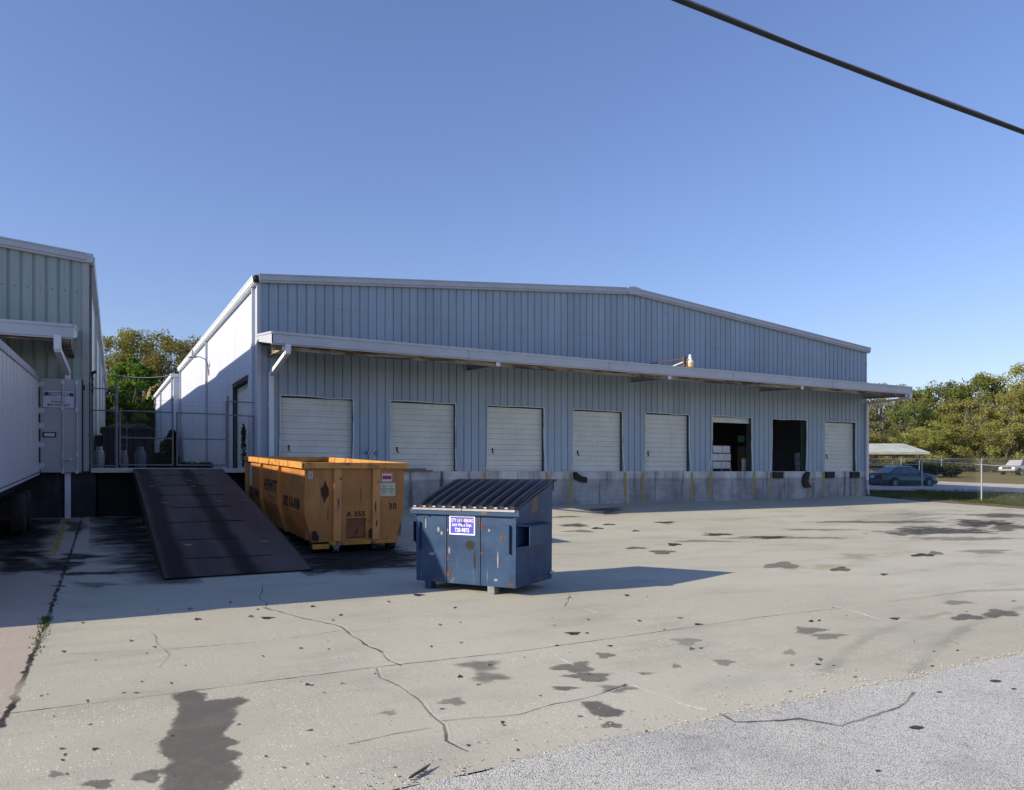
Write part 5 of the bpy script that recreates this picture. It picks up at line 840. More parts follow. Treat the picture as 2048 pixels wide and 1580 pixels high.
# lamps and camera
wl=empty('wall_lamp',(0,11.75,6.35),label='gooseneck lamp on the sunlit pale side wall over the alley',cat='lamp')
b=B(); b.tube([(-.02,0,-.12),(-.03,0,.12)],.03); b.tube([(-.03,0,.05),(-.07,0,.42),(-.20,-.02,.62),(-.42,-.03,.70),(-.66,-.03,.70)],.022); b.build('arm',M['galv_dull'],wl)
b=B(); b.lathe([(.03,.14),(.055,.12),(.07,.02),(.19,-.03),(.20,-.05),(.17,-.04)],(-.72,-.03,.70),'z',16); b.lathe([(.045,.14),(.05,.26),(.02,.3),(.001,.3)],(-.72,-.03,.70),'z',12); b.build('shade',mat('lamp_grey',(.34,.37,.36),.5,.1,5),wl)
b=B(); b.lathe([(.05,-.05),(.06,-.12),(.001,-.17)],(-.72,-.03,.70),'z',12); b.build('bulb',M['white'],wl)
cl=empty('canopy_lamp',(16.27,-2.3,5.98),label='white and cream jar lamp held over the canopy edge on a rusty arm',cat='lamp')
b=B(); b.lathe([(.012,.52),(.055,.52),(.055,.44),(.075,.38),(.09,.30),(.155,.24),(.16,.20)],(0,0,0),'z',18); b.build('housing',M['white'],cl)
b=B(); b.lathe([(.158,.20),(.158,.05),(.13,.01),(.001,.0)],(0,0,0),'z',18); b.build('lens',mat('cream_lens',(.62,.50,.22),.3,.1,4),cl)
b=B(); b.box(-.34,-.23,-.03,.05,-.02,.42); b.tube([(-.3,0,.34),(-.16,2.29,.43)],.022); b.build('bracket',M['rust'],cl)
b=B(); b.tube([(-.24,0,.30),(-.02,0,.30)],.03); b.tube([(-.3,0,.22),(.05,1.5,.13)],.030); b.build('arm',M['white'],cl)
sc=empty('security_camera',(-4.70,.02,4.55),label='small black security camera on the grey green warehouse corner',cat='camera')
b=B(); b.bar((0,0,.15),(.10,-.16,.20),.06); b.bar((.0,.0,-.1),(.02,0,.15),.03); b.build('body',M['black'],sc); b=B(); b.box(-.05,.05,-.05,.02,-.42,-.16); b.tube([(0,0,-.16),(.05,-.03,0),(0,0,.1)],.012); b.build('junction_box',M['black'],sc)

# things inside the open dock
pal=B()
for x in (0,.55,1.12): pal.box(20.52+x,20.62+x,.9,2.0,FLOOR,FLOOR+.10)
for q in range(6): pal.box(20.48,21.78,.9+q*.19,1.04+q*.19,FLOOR+.10,FLOOR+.12)
tag(pal.build('pallet',M['soffit']),label='wooden pallet under the white cartons just inside the open dock',cat='pallet')
cm=mat('carton_white',(.72,.74,.78),.7,.04,3); 
def trap(t,y0,z,h): pass
pos={'bottom':(FLOOR+.13,[(20.60,.52),(21.14,.28),(21.44,.30)]),'middle':(FLOOR+.50,[(20.55,.38),(20.94,.36),(21.32,.42)]),'top':(FLOOR+.87,[(20.62,.58),(21.22,.48)])}
nmx={'bottom':['widest','narrow middle','outer'],'middle':['tilted inner','centre','outer'],'top':['inner','outer']}
for tier,(z,cs) in pos.items():
    for (x,w),nm in zip(cs,nmx[tier]):
        o=B(); tl=random.uniform(-.02,.02); h=.32
        vs=[(x,.95,z),(x+w-.015,.95,z),(x+w-.015,1.6,z),(x,1.6,z),(x+tl,.95,z+h),(x+w-.015+tl,.95,z+h+tl*.4),(x+w-.015+tl,1.6,z+h),(x+tl,1.6,z+h)]
        o.add(vs,[(3,2,1,0),(4,5,6,7),(0,1,5,4),(1,2,6,5),(2,3,7,6),(3,0,4,7)])
        tag(o.build('carton',cm),label='%s white carton in the %s tier on the dock pallet'%(nm,tier),cat='carton',group='white cartons stacked inside the open dock')
    o=B(); 
    for q in range(11): o.box(20.62+q*.1,20.68+q*.1,.93,.95,z+.328,z+.352)
    o.box(20.58,21.74,.95,1.6,z+.325,z+.355)
    tag(o.build('tray',mat('tray_red',(.18,.03,.03),.6,.3,9)),label='flat red and dark tray lying over the %s tier of cartons'%tier,cat='tray',group='trays between the carton tiers')
b=B(); b.box(22.18,22.34,.55,.71,FLOOR,FLOOR+.60); b.box(22.16,22.36,.53,.73,FLOOR,FLOOR+.02); tag(b.build('bollard',M['white'],bevel=.01),label='short white square post inside the part open dock',cat='post')
b=B(); b.box(23.66,24.12,2.4,2.45,3.30,3.62); b.tube([(23.7,2.42,3.62),(23.7,2.42,4.2)],.006,4); b.tube([(24.08,2.42,3.62),(24.08,2.42,4.2)],.006,4); tag(b.build('hanging_sign',mat('sign_green',(.01,.14,.05),.5,.1,4)),label='plain green sign hanging in the dark of the part open dock',cat='sign')
b=B(); b.box(24.05,24.6,2.8,3.4,FLOOR,FLOOR+.98,0); b.box(24.05,24.6,2.8,3.4,FLOOR+.98,FLOOR+1.26,1); tag(b.build('cardboard_box',[mat('box_brown',(.10,.055,.022),.8,.1,4),mat('box_grey',(.06,.06,.075),.8,.1,4)]),label='tall brown and grey box in the gloom behind the white post',cat='box')
b=B(); b.lathe([(.001,0),(.26,0),(.27,.02),(.26,.3),(.275,.31),(.26,.32),(.26,.6),(.275,.61),(.26,.62),(.26,.88),(.27,.9),(.25,.9),(.24,.87),(.001,.87)],(26.2,.75,FLOOR),'z',22); tag(b.build('drum',mat('drum_grey',(.25,.29,.34),.45,.12,4)),label='grey steel drum just inside the fully open dock',cat='drum')
# hoses on the wall between two doors, boards on the dock edge
ah=empty('air_hose',(3.78,-.02,2.35),label='pale coiled hoses hung on the blue wall between two closed doors',cat='hose')
b=B()
for x0 in (-.06,.05):
    b.tube([(x0+.05*math.sin(q*1.3),-.05-.02*math.cos(q),.32-.06*q+.02*math.sin(q*2)) for q in range(9)],.014,6)
b.build('tubing',M['white'],ah)
for x,mm in ((-.17,mat('fitting_blue',(.03,.10,.35),.4,.1,3)),(.17,M['galv_dull'])):
    b=B(); b.lathe([(.035,-.02),(.055,-.02),(.055,.02),(.035,.02),(.035,-.02)],(x,-.06,.12),'y',14); b.build('fitting',mm,ah)
for q,(lab,y,x0,x1,z) in enumerate((('long weathered board lying on the dock ledge by the second door',-.06,4.65,6.05,0),('short weathered board lying on a longer one by the second door',-.02,4.62,5.80,.05))):
    b=B(); b.box(x0,x1,y-.10,y+.06,FLOOR+z,FLOOR+z+.045); tag(b.build('board',mat('grey_wood',(.16,.14,.12),.85,.25,6,stretch=(.2,1,1)),bevel=.004),label=lab,cat='board',group='boards on the dock ledge')
b=B(); b.tube([(-3.03,-21.235,.018),(-2.96,-21.195,.022),(-2.89,-21.15,.020),(-2.84,-21.11,.026)],[.007,.010,.008,.004],6); b.tube([(-2.96,-21.195,.022),(-2.90,-21.20,.024)],.004,5); b.tube([(-3.0,-21.20,.016),(-2.88,-21.13,.022)],.005,5)
tag(b.build('stick',M['bark']),label='broken brown stick lying at the ragged edge of the road',cat='stick')
# overhead cable bundle
ca=empty('power_cable',(0,0,0),label='thick black twisted cable crossing the sky at the upper corner',cat='cable')
P0,P1=Vector((.22,-19.9,6.31)),Vector((4.58,-20.73,5.67)); D=P1-P0
def cp(s): p=P0+D*s; p.z+=.085*((s-.5)**2-.25)*.9; return p
bk=B(); bk.tube([cp(-3+q*.25) for q in range(33)],.024,10); bk.build('cable_core',M['black'],ca)
b=B()
for ph,rr in ((0,.016),(2.2,.012)):
    pts=[]
    for q in range(700):
        s=-3+q*8/700; p=cp(s); a=ph+s*9; d=D.normalized(); u=d.cross(Vector((0,0,1))).normalized(); v=u.cross(d)
        pts.append(p+(u*math.cos(a)*.35+v*(.8+.2*math.sin(a)))*.026)
    b.tube(pts,rr,6)
b.build('messenger_strand',M['galv_dull'],ca)
b=B(); b.tube([(6.5,-18.0,9.9),(8.18,-18.83,9.32),(9.5,-19.5,9.0),(14,-22,8.2)],.012,6); tag(b.build('power_line',M['black']),label='thin black line clipping the very corner of the sky',cat='cable')

# ================================================================ semi trailer
tw=mat('trailer_white',(.50,.51,.54),.45,.05,.8,stretch=(1,1,.1),spots=[((.42,.42,.47),1.6,.55,.85,(1,1.6,.08)),((.33,.28,.26),5,.72,.85,(1,1,.3))])
TL=13.5
tr=empty('semi_trailer',(-6.0,-.32,1.76),(.0345,0,-.0194),'white box trailer backed to the dock with its rear door swung open','trailer')
TL=13.3
b=B(); b.box(-2.5,0,-TL,-.03,.10,2.72)
y=-.6
while y>-TL: b.box(0,.006,y-.02,y+.02,.12,2.66); y-=.61
b.build('body',tw,tr,bevel=.02)
b=B(); b.box(-2.52,.02,-TL-.02,-.01,2.66,2.78); b.box(.005,.03,-TL,-.02,2.60,2.66); b.build('roof_rail',mat('rail_grey',(.34,.35,.40),.5,.2,3),tr,bevel=.01)
b=B(); b.box(-.02,.022,-TL,-.02,-.02,.14); b.build('bottom_rail',tw,tr)
b=B(); y=-.1
while y>-TL: b.box(.022,.025,y-.03,y,.035,.06); y-=.075
b.build('slot_pattern',M['dark'],tr)
b=B(); b.prism([(-2.5,-TL,.0),(-2.5,-TL-.36,.02),(-2.5,-TL-.50,.6),(-2.5,-TL-.80,1.4),(-2.5,-TL-.72,1.8),(-2.5,-TL-.42,2.35),(-2.5,-TL-.15,2.66),(-2.5,-TL+.01,2.75)],(2.5,0,0)); b.build('nose',tw,tr,bevel=.04)  # out-of-view profile, shaped to cast the slanted shadow on the bin
b=B(); b.box(-2.3,-.2,-TL+.5,-.3,-.14,-.02); b.box(-2.2,-2.0,-TL+.5,-.3,-.3,-.02); b.box(-.5,-.3,-TL+.5,-.3,-.3,-.02); b.box(-2.2,-.3,-.4,-.28,-.75,-.62); b.bar((-2.0,-.34,-.02),(-2.0,-.34,-.7),.1); b.bar((-.5,-.34,-.02),(-.5,-.34,-.7),.1); b.build('chassis',M['dark'],tr)
for y in (-1.9,-3.2):
    for x in (-2.35,-.05):
        b=B(); b.lathe([(.001,-.14),(.28,-.14),(.47,-.13),(.50,-.09),(.50,.09),(.47,.13),(.28,.14),(.001,.14)],(x-(.14 if x>-1 else -.14),y,-.85),'x',24); b.build('wheel',M['tyre'],tr)
for x in (-2.1,-.4):
    b=B(); b.box(x-.08,x+.08,-10.1,-9.95,-1.28,0); b.box(x-.18,x+.18,-10.2,-9.85,-1.33,-1.28); b.build('landing_leg',M['dark'],tr)
dr=B(); dr.box(.03,1.06,.02,.06,.03,2.70)
door=dr.build('rear_door',mat('trailer_door',(.36,.365,.41),.45,.06,1,spots=[((.30,.30,.34),3,.6,.85,(1,1,.4))]),tr,bevel=.012)
b=B(); b.box(1.055,1.09,.0,.08,.03,2.70); b.box(1.09,1.13,.02,.06,2.40,2.55); b.build('door_seal',M['black'],door)
b=B()
for x in (.585,.93):
    b.tube([(x,-.012,.0),(x,-.012,2.70)],.017,8)
    for z in (.06,.52,1.84,2.6): b.box(x-.04,x+.04,-.03,.02,z-.05,z+.05)
b.box(.60,.92,-.03,.0,.40,.43); b.box(.74,.80,-.04,.02,.36,.46); b.build('lock_rod',M['galv'],door)
for z in (.22,.82,1.35,1.78,2.52):
    b=B(); b.prism([(-.03,-.02,z-.09),(.10,-.02,z-.07),(.14,-.02,z),(.10,-.02,z+.07),(-.03,-.02,z+.09)],(0,.06,0)); b.build('hinge',tw,door,bevel=.005)
b=B(); b.box(.09,.42,-.002,.02,1.03,1.18); fr=b.build('document_frame',M['black'],door); b=B(); b.box(.125,.385,-.005,.0,1.06,1.15); b.build('document_plate',tw,fr)
b=B(); b.box(.10,.86,.010,.0185,1.88,2.36); sg=b.build('sign_board',mat('sign_pale',(.52,.54,.64),.5,.03,3),door)
b=B()
for (x0,x1,z0,z1) in ((.09,.87,2.36,2.375),(.09,.87,1.865,1.88),(.085,.10,1.865,2.375),(.86,.875,1.865,2.375)): b.box(x0,x1,.004,.018,z0,z1)
b.build('sign_border',mat('sign_edge',(.16,.18,.24),.6,.1,4),sg)
rx=(R(90),0,0)
lettering('lettering','GEOTECH',.155,M['navytext'],sg,(.48,.007,2.25),rx,.80)
lettering('lettering','PLUMBING INC.',.05,M['navyfaint'],sg,(.48,.007,2.125),rx,1.15,bold=0)
lettering('lettering','LEESBURG, FL.',.058,M['navytext'],sg,(.48,.007,2.045),rx,1.0)
lettering('lettering','800-359-5897',.088,M['ltext'],sg,(.48,.007,1.95),rx,1.05)
for x,s in ((.185,1),(.79,-1)):   # round emblems either side of the name
    b=B(); n=14; b.add([(x+.06*math.cos(2*math.pi*q/n),.007,2.26+.055*math.sin(2*math.pi*q/n)) for q in range(n)],[tuple(range(n))]); b.add([(x-.058*s,.007,2.27),(x-.055*s,.007,2.18),(x-.03*s,.007,2.2),(x-.01*s,.007,2.22)],[(0,1,2,3)]); b.build('emblem',M['navytext'],sg)
lettering('lettering','26VA',.07,mat('faded_red',(.45,.34,.40),.6,.1,9),door,(.19,.018,.09),rx,1.4)

t2=copy_tree(tr); t2.location=(-9.9,-.32,1.76); t2['label']='unseen white box trailer added beside the sign-bearing one to block low sun'  # unseen copy added to keep sun from leaking under the first trailer

# ================================================================ roll-off container
og=mat('container_orange',(.43,.175,.038),.5,.2,1.2,spots=[((.53,.26,.055),1.1,.5,.7,(1,1,1)),((.27,.15,.06),1.4,.52,.72,(2.5,2.5,.3)),((.30,.14,.035),2.2,.58,.78,(1,1,.5)),((.10,.045,.025),6.5,.69,.73,(1,1,.55))],bump=.06,bs=7)
ogp=mat('container_post',(.58,.26,.075),.5,.14,2,spots=[((.34,.17,.10),2.5,.5,.7,(1,1,.5)),((.085,.04,.025),8,.63,.69,(1,1,.5))])
ogi=mat('container_inside',(.22,.085,.03),.7,.3,2.5,spots=[((.40,.20,.06),2,.55,.75,(1,1,1)),((.06,.03,.02),6,.6,.7,(1,1,.4))])
rim_m=mat('container_rim',(.60,.28,.06),.5,.15,2,spots=[((.20,.085,.04),3,.5,.7,(1,1,1)),((.06,.03,.02),9,.6,.68,(1,1,1))])
ro=empty('rolloff_container',(.43,-9.02,.05),(.036,0,0),'long open orange roll-off container standing beside the steel ramp','container')
RL=6.9
def hw(z): return 1.125 if z>.86 else .955+(1.125-.955)*max(0,(z-.24)/.62)
zl=[.24,.45,.86,1.20,1.86]
b=B()
for s in (-1,1):
    for a,c in zip(zl,zl[1:]):
        q=[(s*hw(a),0,a),(s*hw(a),RL,a),(s*hw(c),RL,c),(s*hw(c),0,c)]; b.add(q if s>0 else q[::-1],[(0,1,2,3)])
b.quad((-hw(.24),RL,.24),(-hw(1.8),RL,1.86),(hw(1.8),RL,1.86),(hw(.24),RL,.24))
# front plate with the recess for the hoist pulley
px0,px1,pz0,pz1=-.21,.24,.29,.74
def fp(x0,x1,z0,z1): b.quad((x0,0,z0),(x1,0,z0),(x1,0,z1),(x0,0,z1))
for a,c in zip(zl,zl[1:]): b.quad((-hw(a),0,a),(px0,0,a),(px0,0,c),(-hw(c),0,c)); b.quad((px1,0,a),(hw(a),0,a),(hw(c),0,c),(px1,0,c))
fp(px0,px1,.24,pz0); fp(px0,px1,pz1,1.86)
b.quad((px0,.55,pz0),(px1,.55,pz0),(px1,.02,pz1),(px0,.02,pz1)); b.quad((px0,0,pz0),(px0,.55,pz0),(px0,.02,pz1),(px0,0,pz1)); b.quad((px1,.55,pz0),(px1,0,pz0),(px1,0,pz1),(px1,.02,pz1)); b.quad((px0,0,pz0),(px1,0,pz0),(px1,.55,pz0),(px0,.55,pz0))
body=b.build('body',og,ro)
b=B()
for s in (-1,1):
    for a,c in zip(zl,zl[1:]):
        q=[(s*(hw(a)-.04),.05,a),(s*(hw(a)-.04),RL-.05,a),(s*(hw(c)-.04),RL-.05,c),(s*(hw(c)-.04),.05,c)]; b.add(q[::-1] if s>0 else q,[(0,1,2,3)])
b.quad((-.95,.05,.30),(.95,.05,.30),(.95,RL,.30),(-.95,RL,.30)); b.quad((-1.09,.05,.3),(-1.09,.05,1.86),(1.09,.05,1.86),(1.09,.05,.3)); b.quad((1.09,RL-.04,.3),(1.09,RL-.04,1.86),(-1.09,RL-.04,1.86),(-1.09,RL-.04,.3))
b.build('inner_lining',ogi,ro)
b=B()
for x0,x1 in ((-1.215,-1.08),(1.08,1.215)): b.box(x0,x1,-.09,RL+.04,1.84,1.975)
b.box(-1.08,1.08,-.088,.05,1.842,1.973); b.box(-1.08,1.08,RL-.1,RL+.038,1.842,1.973); b.build('rim',rim_m,ro,bevel=.008)
def sidepost(y,s):
    b=B(); w=.055
    for a,c in zip(zl,zl[1:]):
        o=.075
        vs=[(s*hw(a),y-w,a),(s*(hw(a)+o),y-w,a),(s*(hw(a)+o),y+w,a),(s*hw(a),y+w,a),(s*hw(c),y-w,c),(s*(hw(c)+o),y-w,c),(s*(hw(c)+o),y+w,c),(s*hw(c),y+w,c)]
        b.add(vs,[(0,1,5,4),(1,2,6,5),(2,3,7,6)] if s>0 else [(4,5,1,0),(5,6,2,1),(6,7,3,2)])
    b.build('side_post',ogp,ro)
for y in (2.36,4.59,6.8):
    for s in (-1,1): sidepost(y,s)
for x in (-.42,.46):
    b=B(); b.box(x-.085,x+.085,-.06,0,.26,1.84); b.build('front_post',ogp,ro,bevel=.006)
b=B(); b.box(-.60,.97,-.13,.0,.17,.255); b.box(-.96,-.60,-.09,.0,.10,.2); b.build('front_beam',mat('beam_orange',(.46,.22,.03),.5,.25,3,spots=[((.05,.04,.035),5,.5,.6,(1,1,1))]),ro,bevel=.006)
b=B()
for x in (-.45,.42): b.box(x-.06,x+.06,-.05,RL,.06,.24)
for q in range(12): b.box(-.93,.93,.3+q*.58,.38+q*.58,.16,.24)
b.build('skid_rail',M['dark'],ro)
for x in (-.86,.86):
    for y in (.12,RL-.5):
        b=B(); b.lathe([(.001,-.09),(.115,-.09),(.125,-.08),(.125,.08),(.115,.09),(.001,.09)],(x,y,.115),'x',18); b.build('roller',M['dark'],ro)
b=B(); b.lathe([(.001,-.05),(.10,-.05),(.06,0),(.10,.05),(.001,.05)],(-.46,-.06,.11),'x',16); b.box(-.55,-.37,-.10,.03,.13,.2); b.build('nose_roller',M['galv_dull'],ro)
b=B(); b.tube([(.02,.10,.30),(.03,.06,.42),(.08,.08,.5)],.035,8); b.box(-.10,.16,.02,.12,.28,.33); b.build('hook',M['rust'],ro)
for x in (-.93,.34): # torn latch plates
    b=B(); b.prism([(x-.03,-.004,.30),(x+.09,-.004,.26),(x+.11,-.004,.36),(x+.03,-.004,.50),(x-.03,-.004,.46)],(0,-.05,0)); b.build('latch',M['dark'],ro)
b=B(); b.box(-.70,-.60,-.02,-.0,1.43,1.47); 
def soft_decal(nm,pts,m,y=-.004,par=None,soft=.55):
    bb=B(); n=len(pts); cx=sum(p[0] for p in pts)/n; cz=sum(p[1] for p in pts)/n; w=[]; vs=[]
    for f,q in ((1-soft*.7,1.),(1.,.5),(1+soft*.8,0.)):
        for x,z in pts: vs.append((cx+(x-cx)*f,y,cz+(z-cz)*f)); w.append(q)
    vs.append((cx,y,cz)); w.append(1.)
    bb.add(vs,[(i,(i+1)%n,n+(i+1)%n,n+i) for i in range(n)]+[(n+i,n+(i+1)%n,2*n+(i+1)%n,2*n+i) for i in range(n)]+[(3*n,(i+1)%n,i) for i in range(n)])
    bb.a={'weight':w,'strength':[1.]*len(w)}; return bb.build(nm,m,par or ro)
def decal(nm,pts,m,y=-.004,par=None): 
    bb=B(); bb.add([(x,y,z) for x,z in pts],[tuple(range(len(pts)))]); return bb.build(nm,m,par or ro)
soft_decal('rust_hole',[(-.78,1.40),(-.76,1.25),(-.70,1.10),(-.65,1.20),(-.60,1.28),(-.60,1.40),(-.66,1.50),(-.69,1.62),(-.71,1.48)],M['drust'],-.004,ro,.8)
decal('scratch',[(.11,1.40),(.115,1.18),(.13,1.02),(.125,1.2),(.125,1.42)],M['ltext']); decal('scratch',[(-.63,.75),(-.615,.72),(-.605,.95),(-.615,1.0)],M['ltext'])
for cx,cz,a_,c_ in ((-.36,1.62,.02,.03),(-.40,1.10,.012,.10),(.44,1.0,.014,.12),(.47,.62,.018,.08),(.50,1.55,.012,.04),(.30,.66,.02,.012)): soft_decal('rust_spot',[(cx+a_*math.cos(q*.393),cz+c_*math.sin(q*.393)) for q in range(16)],M['drust'],-.063 if (abs(cx+.42)<.09 or abs(cx-.46)<.09) else -.004,ro)
decal('sticker',[(.60,1.55),(.84,1.55),(.84,1.73),(.60,1.73)],mat('sticker_pale',(.62,.58,.66),.5,.05,3),-.004); decal('sticker_band',[(.615,1.60),(.825,1.60),(.825,1.68),(.615,1.68)],mat('sticker_red',(.33,.02,.06),.5,.1,3),-.006)
decal('notice',[(.55,1.22),(.92,1.22),(.92,1.52),(.55,1.52)],mat('notice_pale',(.52,.52,.38),.5,.06,3),-.004)
nt_=mat('notice_print',(.16,.17,.13),.6,.1,9)
for z,h,xs_ in ((1.425,.03,((.63,.67),(.80,.83))),(1.375,.018,((.57,.73),(.75,.90))),(1.345,.012,((.58,.72),(.76,.89))),(1.31,.010,((.60,.70),(.78,.88))),(1.285,.010,((.61,.69),(.79,.87)))):
    for x0,x1 in xs_: decal('notice_print',[(x0,z),(x1,z),(x1,z+h),(x0,z+h)],nt_,-.006)
decal('sticker',[(-1.05,1.62),(-.95,1.62),(-.95,1.78),(-1.05,1.78)],mat('sticker_grey',(.52,.48,.42),.6,.06,3)); decal('sticker_band',[(-1.03,1.66),(-.97,1.66),(-.97,1.74),(-1.03,1.74)],mat('sticker_tan',(.40,.32,.22),.6,.1,9),-.006)
lettering('lettering','A 355',.15,M['ltext'],ro,(.01,-.006,.83),rx,1.0,bold=.035); lettering('lettering','30',.20,M['ltext'],ro,(.86,-.006,.98),rx,.95,bold=.02)
rl=(R(90),0,R(-90)); sx=-1.132
lettering('lettering','HEWITT',.40,M['ltext'],ro,(sx,3.45,1.28),rl,1.12,bold=.035); lettering('lettering','CONTAINER SERVICE',.07,mat('ghost_letter',(.24,.13,.05),.7,.1,9),ro,(sx,3.45,1.02),rl,1.3)
lettering('lettering','(352) 516-0108',.33,M['ltext'],ro,(sx,1.25,1.02),rl,.70,bold=.025); lettering('lettering','(352) 748-8657',.33,M['ltext'],ro,(sx,5.6,.98),rl,.70,bold=.025)
b=B(); b.box(sx-.004,sx,6.15,6.45,1.15,1.80); b.build('reflector_strip',mat('strip_white',(.62,.64,.72),.4,.1,6),ro)
b=B(); b.box(-1.19,-1.17,-.092,-.088,1.88,1.94); b.build('rim_hole',M['ltext'],ro)

# ================================================================ blue waste bin
def bin_mat():
    m,nt,_,_=nodes('bin_blue'); t=NT(nt); v=t.coord('Object')
    n=t.noise(v,2.2,6,.6); c=t.mix(t.step(n,.3,.7),(.012,.036,.094),(.023,.061,.132))
    sc=t.noise(t.coord('Object',(7,7,.55)),2.5,5,.7); c=t.mix(t.math('MULTIPLY',t.step(sc,.60,.72),.35),c,(.22,.30,.40))
    s2=t.noise(t.coord('Object',(1,1,12)),2.2,4,.7); c=t.mix(t.math('MULTIPLY',t.step(s2,.68,.74),.4),c,(.24,.30,.36))
    r=t.noise(t.coord('Object',(1,1,.6)),4.6,8,.72)
    tc=t.node('ShaderNodeTexCoord'); sp=t.node('ShaderNodeSeparateXYZ'); t.link(tc.outputs['Object'],sp.inputs[0])
    edge=t.math('ADD',t.math('MULTIPLY',t.step(sp.outputs[2],.26,.12),.085),t.math('MULTIPLY',t.step(sp.outputs[2],1.12,1.26),.11))
    rr=t.math('ADD',r,edge)
    c=t.mix(t.math('MULTIPLY',t.step(rr,.655,.70),.85),c,(.19,.085,.035)); c=t.mix(t.step(rr,.73,.77),c,(.06,.035,.025))
    t.out(t.bsdf(c,.48,0,t.bump(t.noise(v,2.6,3,.5),.35,.03),.28)); return m
bm_=bin_mat(); lidm=mat('lid_plastic',(.010,.010,.012),.38,.25,5,spec=.5)
bn=empty('waste_bin',(-.211,-14.283,0),(0,0,math.atan2(-1.507,.942)),'battered blue steel waste bin with ribbed black lids on the open yard','waste bin')
BW,BD=1.777,1.20
def tz(y): return 1.235+(1.655-1.235)*y/BD
b=B()
q=[(0,0,.12),(BW,0,.12),(BW,BD,.12),(0,BD,.12),(-.01,0,tz(0)),(BW+.01,0,tz(0)),(BW+.01,BD,tz(BD)),(-.01,BD,tz(BD))]
b.add(q,[(3,2,1,0),(0,1,5,4),(1,2,6,5),(2,3,7,6),(3,0,4,7)])
b.add([(.02,.02,1.1),(BW-.02,.02,1.1),(BW-.02,BD-.02,1.1),(.02,BD-.02,1.1)],[(0,1,2,3)])
b.build('body',bm_,bn)
b=B()   # folded seams of the front sheet, corner angles
for x in (BW*.315,BW*.655): b.prism([(x-.018,0,.13),(x+.018,0,.13),(x+.018,0,1.16),(x-.018,0,1.16)][::-1],(0,.012,0)); b.box(x-.006,x+.012,-.012,.0,.13,1.16)
b.build('seam',mat('seam_blue',(.015,.035,.085),.5,.2,5),bn)
b=B(); b.box(-.09,BW+.09,-.055,.02,1.165,1.255); b.box(-.09,BW+.09,-.06,.05,1.245,1.258); lip=b.build('lip',bm_,bn,bevel=.006)
b=B()
for x0 in (-.03,BW-.02): b.prism([(x0,-.02,1.13),(x0,-.02,1.25),(x0,BD+.02,tz(BD)+.01),(x0,BD+.02,tz(BD)-.13)],(.05,0,0))
b.box(-.03,BW+.03,BD-.02,BD+.03,tz(BD)-.1,tz(BD)+.01)
b.build('side_flange',bm_,bn)
for s in (0,1):   # fork pockets
    b=B(); x0=BW if s else -.165; x1=x0+.165; y0,y1=-.0,.86; z0,z1=.70,1.055; t=.012
    b.box(x1-t if s else x0,x1 if s else x0+t,y0+.14,y1,z0+.03,z1-.03)
    b.prism([(x0,y0+.0,z1-.02),(x1,y0+.14,z1-.04),(x1,y1,z1-.04),(x0,y1+.05,z1-.02)] if s else [(x1,y0,z1-.02),(x1,y1+.05,z1-.02),(x0,y1,z1-.04),(x0,y0+.14,z1-.04)],(0,0,.014))
    b.prism([(x0,y0+.0,z0),(x1,y0+.14,z0+.02),(x1,y1,z0+.02),(x0,y1+.05,z0)] if s else [(x1,y0,z0),(x1,y1+.05,z0),(x0,y1,z0+.02),(x0,y0+.14,z0+.02)],(0,0,.014))
    pk=b.build('fork_pocket',bm_,bn)
    b=B(); xe=BW+.002 if s else -.002; b.quad((xe,0,z0),(xe,.84,z0),(xe,.84,z1),(xe,0,z1)); b.box(min(xe,x1-t),max(xe,x1-t),.6,.62,z0+.02,z1-.02) if s else b.box(x0+t,xe,.6,.62,z0+.02,z1-.02); b.build('pocket_shade',M['dark'],pk)  # black sheets paint the shade inside the pocket
